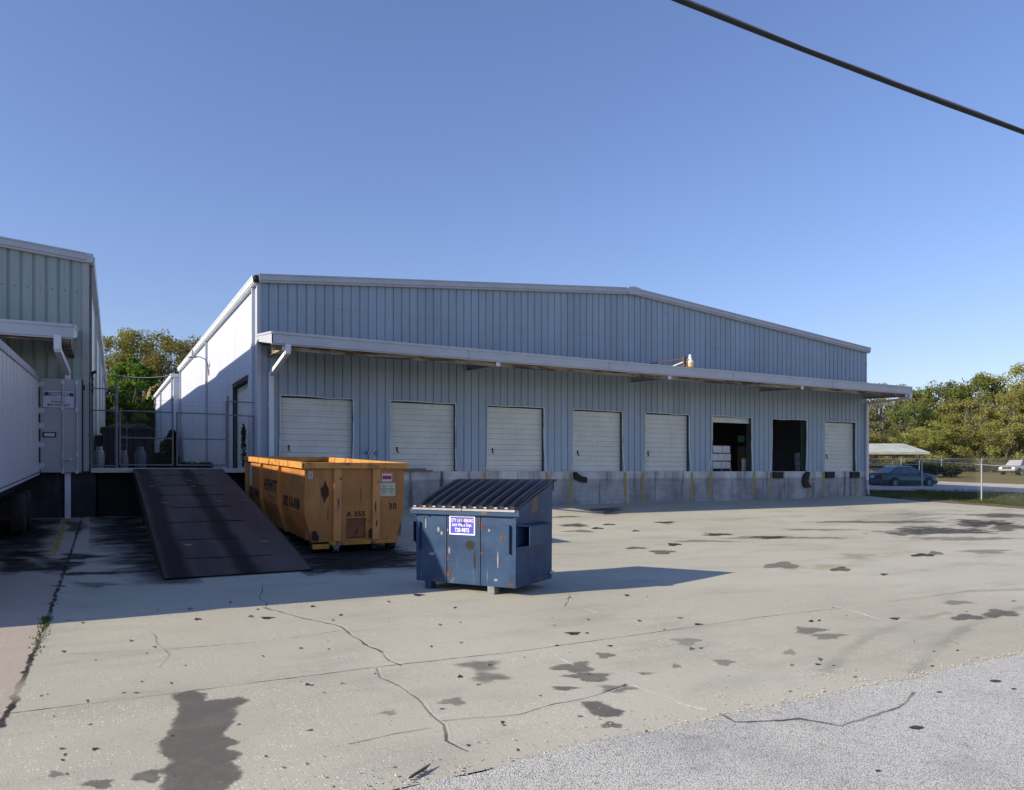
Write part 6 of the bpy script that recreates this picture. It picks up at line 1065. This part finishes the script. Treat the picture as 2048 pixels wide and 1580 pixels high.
for s in (0,1):   # two ribbed lids
    x0=-.03+s*(BW/2+.005+.03); x1=x0+BW/2+.02
    lz=lambda y:1.262+(tz(BD)+.045-1.262)*(y+.06)/(BD+.1)+.016*math.sin(math.pi*max(0,min(1,(y+.06)/(BD+.1))))
    b=B(); ny=9
    ys=[-.06+(BD+.10)*i/ny for i in range(ny+1)]
    for a,c in zip(ys,ys[1:]):
        b.add([(x0,a,lz(a)),(x1,a,lz(a)),(x1,c,lz(c)),(x0,c,lz(c))],[(0,1,2,3)],0,True); b.add([(x0,a,lz(a)-.025),(x1,a,lz(a)-.025),(x1,c,lz(c)-.025),(x0,c,lz(c)-.025)],[(3,2,1,0)])
        for xx,f in ((x0,1),(x1,-1)): 
            v=[(xx,a,lz(a)-.025),(xx,a,lz(a)),(xx,c,lz(c)),(xx,c,lz(c)-.025)]; b.add(v if f>0 else v[::-1],[(0,1,2,3)])
    b.quad((x0,-.06,lz(-.06)-.03),(x1,-.06,lz(-.06)-.03),(x1,-.06,lz(-.06)),(x0,-.06,lz(-.06)))
    lid=b.build('lid',lidm,bn)
    b=B(); w=(x1-x0)/5
    for k in range(5):
        xc=x0+w*(k+.5); pr=[(-.055,0),(-.042,.035),(-.03,.05),(.03,.05),(.042,.035),(.055,0)]
        ya=.02; yb=[ya+(BD-.02-ya)*i/8 for i in range(9)]; vs=[]
        for i,y in enumerate(yb):
            e=.35 if i in(0,8) else 1
            for dx,dz in pr: vs.append((xc+dx*(.8 if e<1 else 1),y,lz(y)+.001+dz*e))
        n=len(pr); b.add(vs,[(i*n+j,i*n+j+1,(i+1)*n+j+1,(i+1)*n+j) for i in range(8) for j in range(n-1)],0,True)
        b.add(vs[:n],[tuple(range(n))])
    b.build('lid_rib',lidm,lid)
    b=B()
    for k in range(5): xc=x0+w*(k+.5); b.box(xc-.028-w*.5+.02,xc-w*.5+.045,-.03,.0,lz(-.02)+.001,lz(-.02)+.018)
    b.build('lid_glint',M['galv'],lid)  # pale spots along the lid front paint the sunlit rib ends
    b=B(); b.box(x0,x1,-.072,-.055,lz(-.06)-.028,lz(-.06)+.004); b.build('lid_front_edge',mat('lid_edge',(.30,.30,.31),.5,.2,6),lid)
b=B(); b.tube([(-.04,BD+.05,tz(BD)+.03),(BW+.06,BD+.05,tz(BD)+.03)],.018); b.build('hinge_rod',M['dark'],bn)
for x in (.22,BW-.42):
    for y in (.0,BD-.14):
        b=B(); b.box(x-.06,x+.06,y+.002,y+.13,0,.119); b.build('foot',mat('foot_worn',(.16,.17,.19),.6,.3,9) if (y<.1 and x>1) else bm_,bn,bevel=.006)
b=B(); b.box(BW-.10,BW-.085,-.045,.0,.62,1.04); b.box(BW-.18,BW-.08,-.006,.0,1.035,1.042); b.box(BW-.18,BW-.08,-.006,.0,.615,.622); b.box(.07,.085,-.045,0,.62,1.04); b.build('guide_angle',bm_,bn)
b=B(); b.lathe([(.03,-.03),(.03,.03),(.001,.03)],(BW+.02,BD-.05,.22),'x',12); b.build('drain_plug',M['galv'],bn)
b=B(); b.box(.625,1.085,-.006,.0,.865,1.155); sg=b.build('sign',M['wtext'],bn)
b=B(); b.box(.645,1.065,-.008,-.0061,.885,1.135); b.build('sign_panel',mat('sign_blue',(.055,.05,.46),.45,.08,6),sg)
for t_,s_,z_,k_ in (('CITY OF LEESBURG',.070,1.082,.63),('Solid Waste Dept.',.066,1.015,.68),('728-9875',.085,.935,.76)): lettering('lettering',t_,s_,M['wtext'],sg,(.855,-.0095,z_),rx,k_,depth=.001)
def splat(nm,cx,cz,r1,r2,m,y=-.0105,par=None,n=16):
    soft_decal(nm,[(cx+r1*math.cos(a*2*math.pi/n),cz+r2*math.sin(a*2*math.pi/n)) for a in range(n)],m,y,par or bn)
grime=M['grime']
splat('grime_spot',.875,1.06,.018,.062,grime); splat('grime_spot',.80,1.105,.010,.016,grime); splat('grime_spot',1.00,.72,.075,.065,grime,-.003); splat('grime_spot',1.075,.50,.020,.14,grime,-.003); splat('grime_spot',.25,1.13,.035,.014,grime,-.003); splat('grime_spot',.16,1.10,.016,.02,grime,-.003)
for cx,cz,a_,c_,mm in ((.18,1.02,.012,.09,M['scrape']),(.42,.93,.02,.04,M['scrape']),(.48,.88,.02,.03,M['scrape']),(.59,.93,.01,.02,M['scrape']),(1.11,1.07,.018,.04,M['rustsoft']),(.595,.49,.035,.03,M['rustsoft']),(1.20,.60,.03,.02,M['rustsoft']),(.60,.25,.03,.04,M['rustsoft']),(.62,.62,.015,.05,M['scrape']),(.64,.30,.012,.09,M['rustsoft']),(1.55,.85,.02,.06,M['rustsoft']),(1.48,.52,.012,.12,M['scrape']),(1.45,.22,.03,.02,M['scrape']),(1.70,.17,.04,.03,M['rustsoft']),(1.20,1.02,.012,.10,M['rustsoft']),(1.33,.95,.02,.02,M['scrape']),(.30,.55,.06,.02,M['scrape'])): splat('scrape',cx,cz,a_,c_,mm,-.0032)
CAM=(-4.66,-25.45,1.83)
fwv=(math.cos(R(61.1)),math.sin(R(61.1))); rtv=(math.sin(R(61.1)),-math.cos(R(61.1)))
def spot(px,d):
    r=(px-1024)/1517*d; return CAM[0]+fwv[0]*d+rtv[0]*r, CAM[1]+fwv[1]*d+rtv[1]*r
# ================================================================ vehicles
def paint(name,c,metal=.3): 
    m,nt,_,_=nodes(name); t=NT(nt); v=t.coord('Object'); n=t.noise(v,1.5,4)
    b=t.node('ShaderNodeBsdfPrincipled'); t.link(t.mix(n,tuple(x*.9 for x in c),tuple(x*1.1 for x in c)),b.inputs['Base Color'])
    b.inputs['Roughness'].default_value=.32; b.inputs['Metallic'].default_value=metal; b.inputs['Coat Weight'].default_value=.6; b.inputs['Coat Roughness'].default_value=.08
    t.out(b.outputs[0]); return m
def loft(bb,st,mi=0):
    """st = [(x, halfwidth, zbottom, zshoulder, ztop)] closed at both ends"""
    rings=[]
    for x,w,zb,zs,zt in st:
        h=[(w*.86,zb),(w*.98,zb+.10),(w,zb+(zs-zb)*.5),(w*.97,zs),(w*.90,zs+(zt-zs)*.7),(w*.72,zt),(0,zt+.012)]
        rings.append([(x,y,z) for y,z in h]+[(x,-y,z) for y,z in h[-2::-1]])
    n=len(rings[0]); vs=[p for r in rings for p in r]
    fs=[(i*n+j,i*n+(j+1)%n,(i+1)*n+(j+1)%n,(i+1)*n+j) for i in range(len(st)-1) for j in range(n)]
    bb.add(vs,[f[::-1] for f in fs],mi,True); bb.add(rings[0],[tuple(range(n))],mi); bb.add(rings[-1],[tuple(range(n-1,-1,-1))],mi)
def wheel(par,x,y,r,s,w=.2):
    b=B(); b.lathe([(r*.6,-w/2),(r*.95,-w/2),(r,-w*.35),(r,w*.35),(r*.95,w/2),(r*.6,w/2)],(x,y,r),'y',22); o=b.build('wheel',M['tyre'],par)
    b=B(); b.lathe([(.001,s*.06),(r*.2,s*.07),(r*.24,s*.03),(r*.5,s*.02),(r*.58,s*.08),(r*.64,s*.10),(r*.64,s*.02)],(x,y,r),'y',20)
    for q in range(6):
        a=q*math.pi/3; b.bar((x+r*.1*math.cos(a),y+s*.075,r+r*.1*math.sin(a)),(x+r*.6*math.cos(a),y+s*.085,r+r*.6*math.sin(a)),r*.17,.02)
    b.build('rim',mat('rim_silver',(.55,.56,.58),.4,.1,6),o)
def cabin(par,m,low,up,zl_,zu,pillars):
    """greenhouse: low/up = [(x,halfwidth)] rear to front at belt and roof; returns after adding glass"""
    b=B(); (xr0,wr0),(xf0,wf0)=low; (xr1,wr1),(xf1,wf1)=up
    lo=[(xr0,wr0,zl_),(xf0,wf0,zl_),(xf0,-wf0,zl_),(xr0,-wr0,zl_)]; xm=(xr1+xf1)/2
    hi=[(xr1,wr1,zu),(xf1,wf1,zu),(xf1,-wf1,zu),(xr1,-wr1,zu)]
    b.add(lo+hi,[(1,0,4,5),(2,1,5,6),(3,2,6,7),(0,3,7,4),(4,7,6,5)])
    b.add([(xr1+.1,wr1-.12,zu+.035),(xf1-.1,wf1-.12,zu+.03),(xf1-.1,-wf1+.12,zu+.03),(xr1+.1,-wr1+.12,zu+.035)]+hi,[(3,2,1,0),(0,1,5,4),(1,2,6,5),(2,3,7,6),(3,0,4,7)],0,True)
    b.build('cabin',m,par,bevel=.02)
    def face(A,Bq,C,D,f=.004):
        A,Bq,C,D=map(Vector,(A,Bq,C,D)); n=(Bq-A).cross(D-A).normalized(); c=(A+Bq+C+D)/4
        bb=B(); bb.add([p+(c-p)*.10*1+n*f for p in(A,Bq,C,D)],[(0,1,2,3)]); bb.build('window',M['glass'],par)
    face(lo[3],lo[0],hi[0],hi[3]); face(lo[1],lo[2],hi[2],hi[1])
    for s in (1,-1):
        prev=None
        L=lambda u,v:((xr0+(xf0-xr0)*u)*(1-v)+(xr1+(xf1-xr1)*u)*v, s*((wr0+(wf0-wr0)*u)*(1-v)+(wr1+(wf1-wr1)*u)*v), zl_+(zu-zl_)*v)
        for u0,u1 in pillars:
            q=[L(u0,.02),L(u1,.02),L(u1,.95),L(u0,.95)]
            if s>0: q=q[::-1]
            face(*q,f=.006)
def sedan(loc,rz_,m,label,lamps=True):
    e=empty('sedan',loc,(0,0,rz_),label,'car'); b=B()
    loft(b,[(-2.22,.62,.30,.62,.74),(-2.15,.76,.24,.78,.92),(-1.9,.83,.20,.86,.98),(-1.2,.86,.18,.86,.95),(-.4,.87,.18,.85,.93),(.5,.87,.18,.84,.92),(1.0,.86,.18,.83,.92),(1.6,.84,.19,.76,.86),(2.0,.80,.20,.68,.76),(2.2,.70,.24,.55,.63),(2.27,.55,.30,.48,.52)])
    b.build('body',m,e)
    cabin(e,m,((-1.75,.74),(1.15,.76)),((-.85,.58),(.30,.60)),.90,1.34,((.10,.30),(.33,.58),(.61,.93)))
    for x in (-1.33,1.30):
        for s in (1,-1):
            b=B(); b.lathe([(.001,0),(.36,0),(.36,-.05*s)],(x,s*.872,.31),'y',20); b.build('wheel_arch',M['black'],e); wheel(e,x,s*.80,.30,s)
    b=B(); b.box(-2.27,-2.05,-.72,.72,.28,.50); b.build('rear_bumper',m,e,bevel=.04)
    for s in (1,-1):
        b=B(); b.prism([(-2.235,s*.36,.66),(-2.235,s*.36,.82),(-2.15,s*.77,.84),(-2.16,s*.77,.66)],(-.03,0,0)); b.build('tail_light',mat('tail_red',(.20,.02,.015),.25,.1,6),e)
        b=B(); b.box(.78,.92,min(s*.85,s*1.02),max(s*.85,s*1.02),.94,1.06); b.build('mirror',M['black'],e,bevel=.02)
        for x in (-.55,.38): b=B(); b.box(x,x+.17,s*.845-.02,s*.845+.02,.77,.81); b.build('door_handle',M['black'],e)
    b=B(); b.box(-2.27,-2.262,-.16,.16,.62,.76); b.build('number_plate',M['white'],e)
    return e
def pickup(loc,rz_,m,label):
    e=empty('pickup_truck',loc,(0,0,rz_),label,'pickup'); b=B()
    loft(b,[(-2.75,.86,.45,1.05,1.12),(-2.6,.90,.42,1.08,1.16),(-.6,.92,.40,1.08,1.16),(.9,.92,.38,1.06,1.15),(1.3,.92,.38,1.04,1.14),(2.2,.90,.40,.98,1.08),(2.55,.86,.42,.92,1.00),(2.68,.78,.45,.85,.90)])
    b.build('body',m,e); cabin(e,m,((-.75,.84),(1.35,.84)),((-.55,.68),(.60,.68)),1.12,1.72,((.08,.38),(.42,.88)))
    for x in (-1.65,1.75):
        for s in (1,-1):
            b=B(); b.lathe([(.001,0),(.46,0),(.46,-.05*s)],(x,s*.922,.40),'y',20); b.build('wheel_arch',M['black'],e); wheel(e,x,s*.84,.38,s,.25)
    b=B(); b.box(2.62,2.82,-.88,.88,.46,.66); b.build('front_bumper',M['chrome'],e,bevel=.03)
    b=B(); b.box(2.66,2.72,-.48,.48,.70,.90); b.build('grille',M['dark'],e); b=B(); b.box(2.72,2.73,-.06,.06,.77,.83); b.build('badge',M['chrome'],e)
    for s in (1,-1): b=B(); b.prism([(2.60,s*.52,.70),(2.60,s*.86,.72),(2.60,s*.84,.90),(2.60,s*.52,.92)],(.12,0,0)); b.build('headlight',mat('lamp_clear',(.75,.76,.75),.15,.05,4),e,bevel=.02)
    b=B(); b.box(.95,1.08,.86,1.08,1.18,1.34); b.build('mirror',M['black'],e); 
    return e
sedan((40.72,5.05,g(40.5,5)+.03),R(-13),paint('teal_paint',(.006,.06,.075)),'dark teal sedan parked beyond the warehouse corner, tail to the yard')
sedan((46.2,14.6,g(46,14)+.03),R(-17),paint('slate_blue_paint',(.03,.05,.09)),'slate blue sedan half hidden by the warehouse downspout, behind the teal car')
pickup((50.2,19.2,g(50,19)+.03),R(-20),paint('white_paint',(.62,.63,.64),0),'white pickup nose showing under the carport above the blue sedan')
pickup((*spot(2037,88),g(*spot(2037,88))),R(-177),paint('silver_paint',(.52,.50,.47),.35),'silver beige pickup facing the yard on the dry grass by the trees')

# carport with hip roof
cx=(.8755,-.4833); cd=(.4833,.8755); CO=(62.95,17.2)
def cpt(l,d,z): return (CO[0]-cx[0]*l+cd[0]*d, CO[1]-cx[1]*l+cd[1]*d, z)
cp_=empty('carport',(0,0,0),label='pale hip roofed open carport beyond the parked cars',cat='carport')
b=B(); zr,ze=4.50,3.60; Lc=16
b.add([cpt(0,0,ze),cpt(Lc,0,ze),cpt(Lc-1,3,zr),cpt(.9,3,zr),cpt(0,6,ze),cpt(Lc,6,ze)],[(0,3,2,1),(0,4,3),(4,5,2,3),(5,1,2)])
b.build('roof',mat('carport_roof',(.42,.46,.39),.5,.12,.7,stretch=(.3,1,1),spots=[((.32,.32,.24),.8,.5,.7,(1,1,1))]),cp_)
b=B()
for (a,c) in (((0,0),(Lc,0)),((0,0),(0,6)),((0,6),(Lc,6))): b.bar(cpt(a[0],a[1],ze-.10),cpt(c[0],c[1],ze-.10),.06,.22)
b.build('fascia',mat('carport_fascia',(.36,.35,.31),.6,.15,2),cp_)
for l in (.7,3.2,5.8,8.4,11):
    for d in (.5,5.5):
        p=cpt(l,d,0); b=B(); b.tube([(p[0],p[1],g(p[0],p[1])-.1),(p[0],p[1],ze-.15)],.045,8); b.build('post',M['galv_dull'] if l<4 else M['white'],cp_)
b=B(); b.bar(cpt(.7,5.5,2.25),cpt(14,5.5,2.25),.08,.16); b.build('rail',M['dark'],cp_)

# fences beyond the yard
def chain_fence(label,pts,h,arms,group=None,p=.11,r=.0027,mesh=True):
    e=empty('chain_link_fence',(pts[0][0],pts[0][1],0),label=label,cat='fence',group=group); o=Vector((pts[0][0],pts[0][1],0))
    Pz=[Vector((x,y,z)) for x,y,z in pts]
    br=B(); bm2=B(); bw=B()
    for a,c in zip(Pz,Pz[1:]):
        L=(c-a).length; A,C=a-o,c-o; up=Vector((0,0,h)); br.tube([A+up,C+up],.024,8)
        if mesh: chain(bm2,lambda u,v:A.lerp(C,u/L)+Vector((0,0,.04+v)),L,h-.04,p,r)
        if arms is not None:
            for k in (1,2,3): ad=Vector(arms)*k*.13; barbs(bw,[A+up+ad,A.lerp(C,.5)+up+ad-Vector((0,0,.03)),C+up+ad],r=.005)
    br.build('top_rail',M['galv'],e)
    if mesh: bm2.build('wire_mesh',M['galv_dull'],e)
    if arms is not None: bw.build('barbed_wire',M['galv_dull'],e)
    for a in (Pz if arms is not None else Pz[:-1]):
        b=B(); q=a-o; b.tube([q-Vector((0,0,.2)),q+Vector((0,0,h+.03))],.034,10)
        if arms is not None: b.bar(q+Vector((0,0,h)),q+Vector((0,0,h))+Vector(arms)*.42,.035)
        b.build('post',M['galv'],e)
    return e
arm=(-.70,.25,.75)
chain_fence('chain link fence with barbed wire arms along the grass verge',[(38.38,2.19,.60),(34.3,-3.55,.36),(30.9,-8.3,.12)],1.80,arm)
chain_fence('chain link fence joining the warehouse side to the verge fence in front of the cars',[(30.45,3.3,.62),(38.30,2.24,.62)],1.62,None)
chain_fence('long grey chain link fence at the foot of the tree band',[(70+i*4.38,40.9-i*2.42,1.62) for i in range(10)],1.75,(-.2,-.3,.9),p=.35,r=.008)
foliage('bush',[(66.9,21.6,2.0,1.4,1.0,.75),(68.6,20.7,2.0,1.3,1,.8),(70.4,19.8,1.9,1.3,1,.6)],.16,700,M['weed'],'low dark bush at the end of the carport','bush')

# ================================================================ trees
def tree_mesh(H,rad,base,leafm,n,size,airy=.0,trunk_r=.28,seed=0,nb=34):
    rnd=random.Random(seed); tb=B(); cb=B(); limbs=[]
    lean=(rnd.uniform(-.6,.6),rnd.uniform(-.6,.6))
    tp=[Vector((lean[0]*(q/6)**1.5,lean[1]*(q/6)**1.5,H*.75*q/6)) for q in range(7)]
    tb.tube(tp,[trunk_r*(1-.11*q) for q in range(7)],8)
    cl=[]
    for i in range(nb):
        h=base+(1-base)*rnd.random()**.75; a=rnd.random()*6.283
        prof=math.sin(math.pi*min(1,max(.08,(h-base)/(1-base)*.80+.17)))**.7
        r=rad*prof*rnd.uniform(.45,1.0); c=Vector((lean[0]*h+math.cos(a)*r,lean[1]*h+math.sin(a)*r,H*h*.93+rnd.uniform(-.3,.3)))
        cl.append((c,rnd.uniform(.16,.30)*rad*(1.15-.5*h))); k=max(1,int(h*6)-1); st_=tp[min(5,max(1,k-1))]
        m=st_.lerp(c,.5)+Vector((0,0,-.05*H*rnd.random())); tb.tube([st_,m,c],[trunk_r*.36,trunk_r*.2,.02],5,caps=False)
    for c,rr in cl:
        nn=int(n/nb*(rr/(.22*rad))**1.6)
        for i in range(nn):
            d=Vector((rnd.gauss(0,1),rnd.gauss(0,1),rnd.gauss(0,.75))).normalized()*rnd.random()**.42*rr*(1+.35*rnd.random())
            P=c+d; u=(d.normalized()*.5+Vector((rnd.gauss(0,1),rnd.gauss(0,1),rnd.gauss(0,1)))).normalized(); v=u.orthogonal().normalized(); w=u.cross(v); s=size*rnd.uniform(.5,1.3)
            a=rnd.random()*3.1; q1=v*math.cos(a)+w*math.sin(a); q2=v*-math.sin(a)+w*math.cos(a)
            cb.add([P-q1*s,P+q2*s*.45-q1*.2*s,P+q1*s*.9,P-q2*s*.5+q1*.1*s],[(0,1,2,3)])
    return tb,cb
def tree_proto(label,*a,leafm=None,group=None,**k):
    tb,cb=tree_mesh(*a,leafm,**k); e=empty('oak_tree',(0,0,-50),label=label,cat='tree',group=group)
    tb.build('trunk',M['bark'],e); cb.build('crown',leafm,e); return e
def top(y,d): return CAM[2]+(942.5-y)*d/1517
GE='oaks in the dense band beyond the field'
kinds={'o':('olive green oak in the dense tree band beyond the field','oak'),'m':('greyish mossy oak in the dense tree band beyond the field','moss'),'f':('fresh green tree in the dense tree band beyond the field','fresh'),'d':('dark olive oak in the dense tree band beyond the field','oakdark')}
protos={}
for k,(lab,mm) in kinds.items():
    for v in (0,1): protos[k,v]=tree_proto(lab,12,4.6,.16 if v else .03,leafm=M[mm],group=GE,n=8200,size=.165,trunk_r=.24,seed=hash_(k)+v)
used=set()
band=[(1690,120,752,'o'),(1755,120,756,'m'),(1800,121,764,'o'),(1838,122,770,'f'),(1880,119,757,'f'),(1915,121,762,'o'),(1952,118,743,'f'),(1990,120,740,'o'),(2030,119,724,'o'),(2075,121,712,'m'),(2120,119,715,'o'),(2180,121,725,'f'),
(1712,110,800,'m'),(1762,111,795,'m'),(1803,109,805,'f'),(1838,110,796,'f'),(1880,111,800,'o'),(1925,109,790,'o'),(1965,110,782,'m'),(2008,109,775,'o'),(2050,111,770,'o'),(2095,110,765,'d'),(2150,110,770,'o'),
(1735,103,855,'o'),(1778,104,858,'d'),(1822,103,850,'o'),(1860,102,838,'o'),(1893,103,846,'o'),(1935,102,835,'o'),(1972,103,842,'o'),(2010,102,826,'o'),(2052,103,838,'d'),(2095,102,830,'o'),(2140,103,835,'o')]
for i,(px,d,ty,k) in enumerate(band):
    pr=protos[k,0 if i>22 else i%2]
    e=pr if pr.name not in used else copy_tree(pr); used.add(pr.name)
    x,y=spot(px,d); z0=min(1.7,g(x,y))-.1; H=top(ty,d)-z0; e.location=(x,y,z0); s=H/12
    w=max(s,.86)*random.uniform(.92,1.08); e.scale=(w,w,s); e.rotation_euler=(0,0,random.random()*6.28)
for key,pr in protos.items():
    if pr.name not in used:
        for c in list(pr.children): bpy.data.objects.remove(c)
        bpy.data.objects.remove(pr)
GL='tall oaks beyond the end of the alley'
LT=[(150,93,668,'tall oak beyond the alley whose crown is cut by the grey green warehouse'),(228,92,662,'airy olive oak rising directly behind the bright green sapling'),(266,95,644,'tallest olive oak over the alley'),(318,93,656,'olive oak over the alley between the tallest one and the pale eave'),(356,90,668,'lower oak over the alley just clear of the pale eave'),(398,96,664,'oak crown peeping over the pale warehouse eave')]
lp=None
for i,(px,d,ty,lab) in enumerate(LT):
    e=tree_proto(lab,18,5.2,.33,leafm=M['oak' if i in (1,2) else 'moss' if i in(4,) else 'oak'],group=None,n=11000,size=.17,nb=46,trunk_r=.40,seed=40+i) if i<3 else copy_tree(lp[i%3])
    lp=(lp or [])+[e]
    x,y=spot(px,d); e.location=(x,y,1.8); H=top(ty,d)-1.8; s=H/18; e.scale=(.98,.98,s); e.rotation_euler=(0,0,i*1.3); e['label']=lab
    if i==0: pass
bt=tree_proto('bright green young tree standing in the alley mouth before the oaks',9.4,1.95,.10,leafm=M['bright'],n=15000,size=.14,nb=70,trunk_r=.12,seed=77); bt.name='green_tree'
x,y=spot(252,60); bt.location=(x,y,1.85); bt.scale=(1.35,1.35,(top(708,60)-1.85)/9.4)
for i,(px,d,ty,lab) in enumerate([(205,78,800,'dark understorey tree beside the grey green wall at the alley end'),(262,82,790,'dark understorey tree behind the bright green sapling'),(318,80,770,'dark understorey tree against the lower pale warehouse end'),(348,84,760,'dark understorey tree rising behind the lower pale roof')]):
    e=tree_proto(lab,9,3.4,.04,leafm=M['oakdark'],n=4200,size=.19,trunk_r=.16,seed=90) if i==0 else copy_tree(ud)
    if i==0: ud=e
    e.name='understorey_tree' if i==0 else 'understorey_tree.%03d'%i
    x,y=spot(px,d); e.location=(x,y,1.7); s=(top(ty,d)-1.7)/9; e.scale=(1,1,s); e.rotation_euler=(0,0,i*2.1); e['label']=lab

# ================================================================ sky, sun, camera
el,az=R(24.7),R(3.6)
tosun=Vector((-math.cos(az)*math.cos(el),math.sin(az)*math.cos(el),math.sin(el)))
sd=bpy.data.lights.new('sun','SUN'); sd.energy=SUN; sd.angle=R(.53); sd.color=(1,.88,.69)
so=bpy.data.objects.new('sun',sd); COL.objects.link(so); so.rotation_euler=tosun.to_track_quat('Z','Y').to_euler(); so.location=(-30,0,30)
w=bpy.data.worlds.new('World'); S.world=w; w.use_nodes=True; nt=w.node_tree; nt.nodes.clear()
sk=nt.nodes.new('ShaderNodeTexSky'); sk.sky_type='NISHITA'; sk.sun_disc=False; sk.sun_elevation=el; sk.sun_rotation=math.atan2(tosun.x,tosun.y)
sk.air_density=1.25; sk.dust_density=.35; sk.ozone_density=6; sk.altitude=0
bg=nt.nodes.new('ShaderNodeBackground'); bg.inputs['Strength'].default_value=SKY; ow=nt.nodes.new('ShaderNodeOutputWorld')
tn=nt.nodes.new('ShaderNodeMix'); tn.data_type='RGBA'; tn.blend_type='MULTIPLY'; tn.inputs[0].default_value=1; tn.inputs[7].default_value=(1.22,1.04,1.19,1); gm=nt.nodes.new('ShaderNodeGamma'); gm.inputs[1].default_value=.92; nt.links.new(sk.outputs[0],gm.inputs[0]); nt.links.new(gm.outputs[0],tn.inputs[6]); nt.links.new(tn.outputs[2],bg.inputs[0]); nt.links.new(bg.outputs[0],ow.inputs[0])
cd_=bpy.data.cameras.new('camera'); cam=bpy.data.objects.new('camera',cd_); COL.objects.link(cam); S.camera=cam
cam.location=CAM; cam.rotation_euler=(R(90),0,R(61.1-90)); cd_.sensor_width=36; cd_.lens=1517/2048*36; cd_.shift_y=(942.5-790)/2048; cd_.clip_end=3000; cd_.clip_start=.05
S.view_settings.view_transform='Standard'; S.view_settings.look='None'; S.view_settings.exposure=EXPO; S.view_settings.gamma=1
S.render.engine='CYCLES'; S.cycles.max_bounces=6; S.cycles.transparent_max_bounces=24
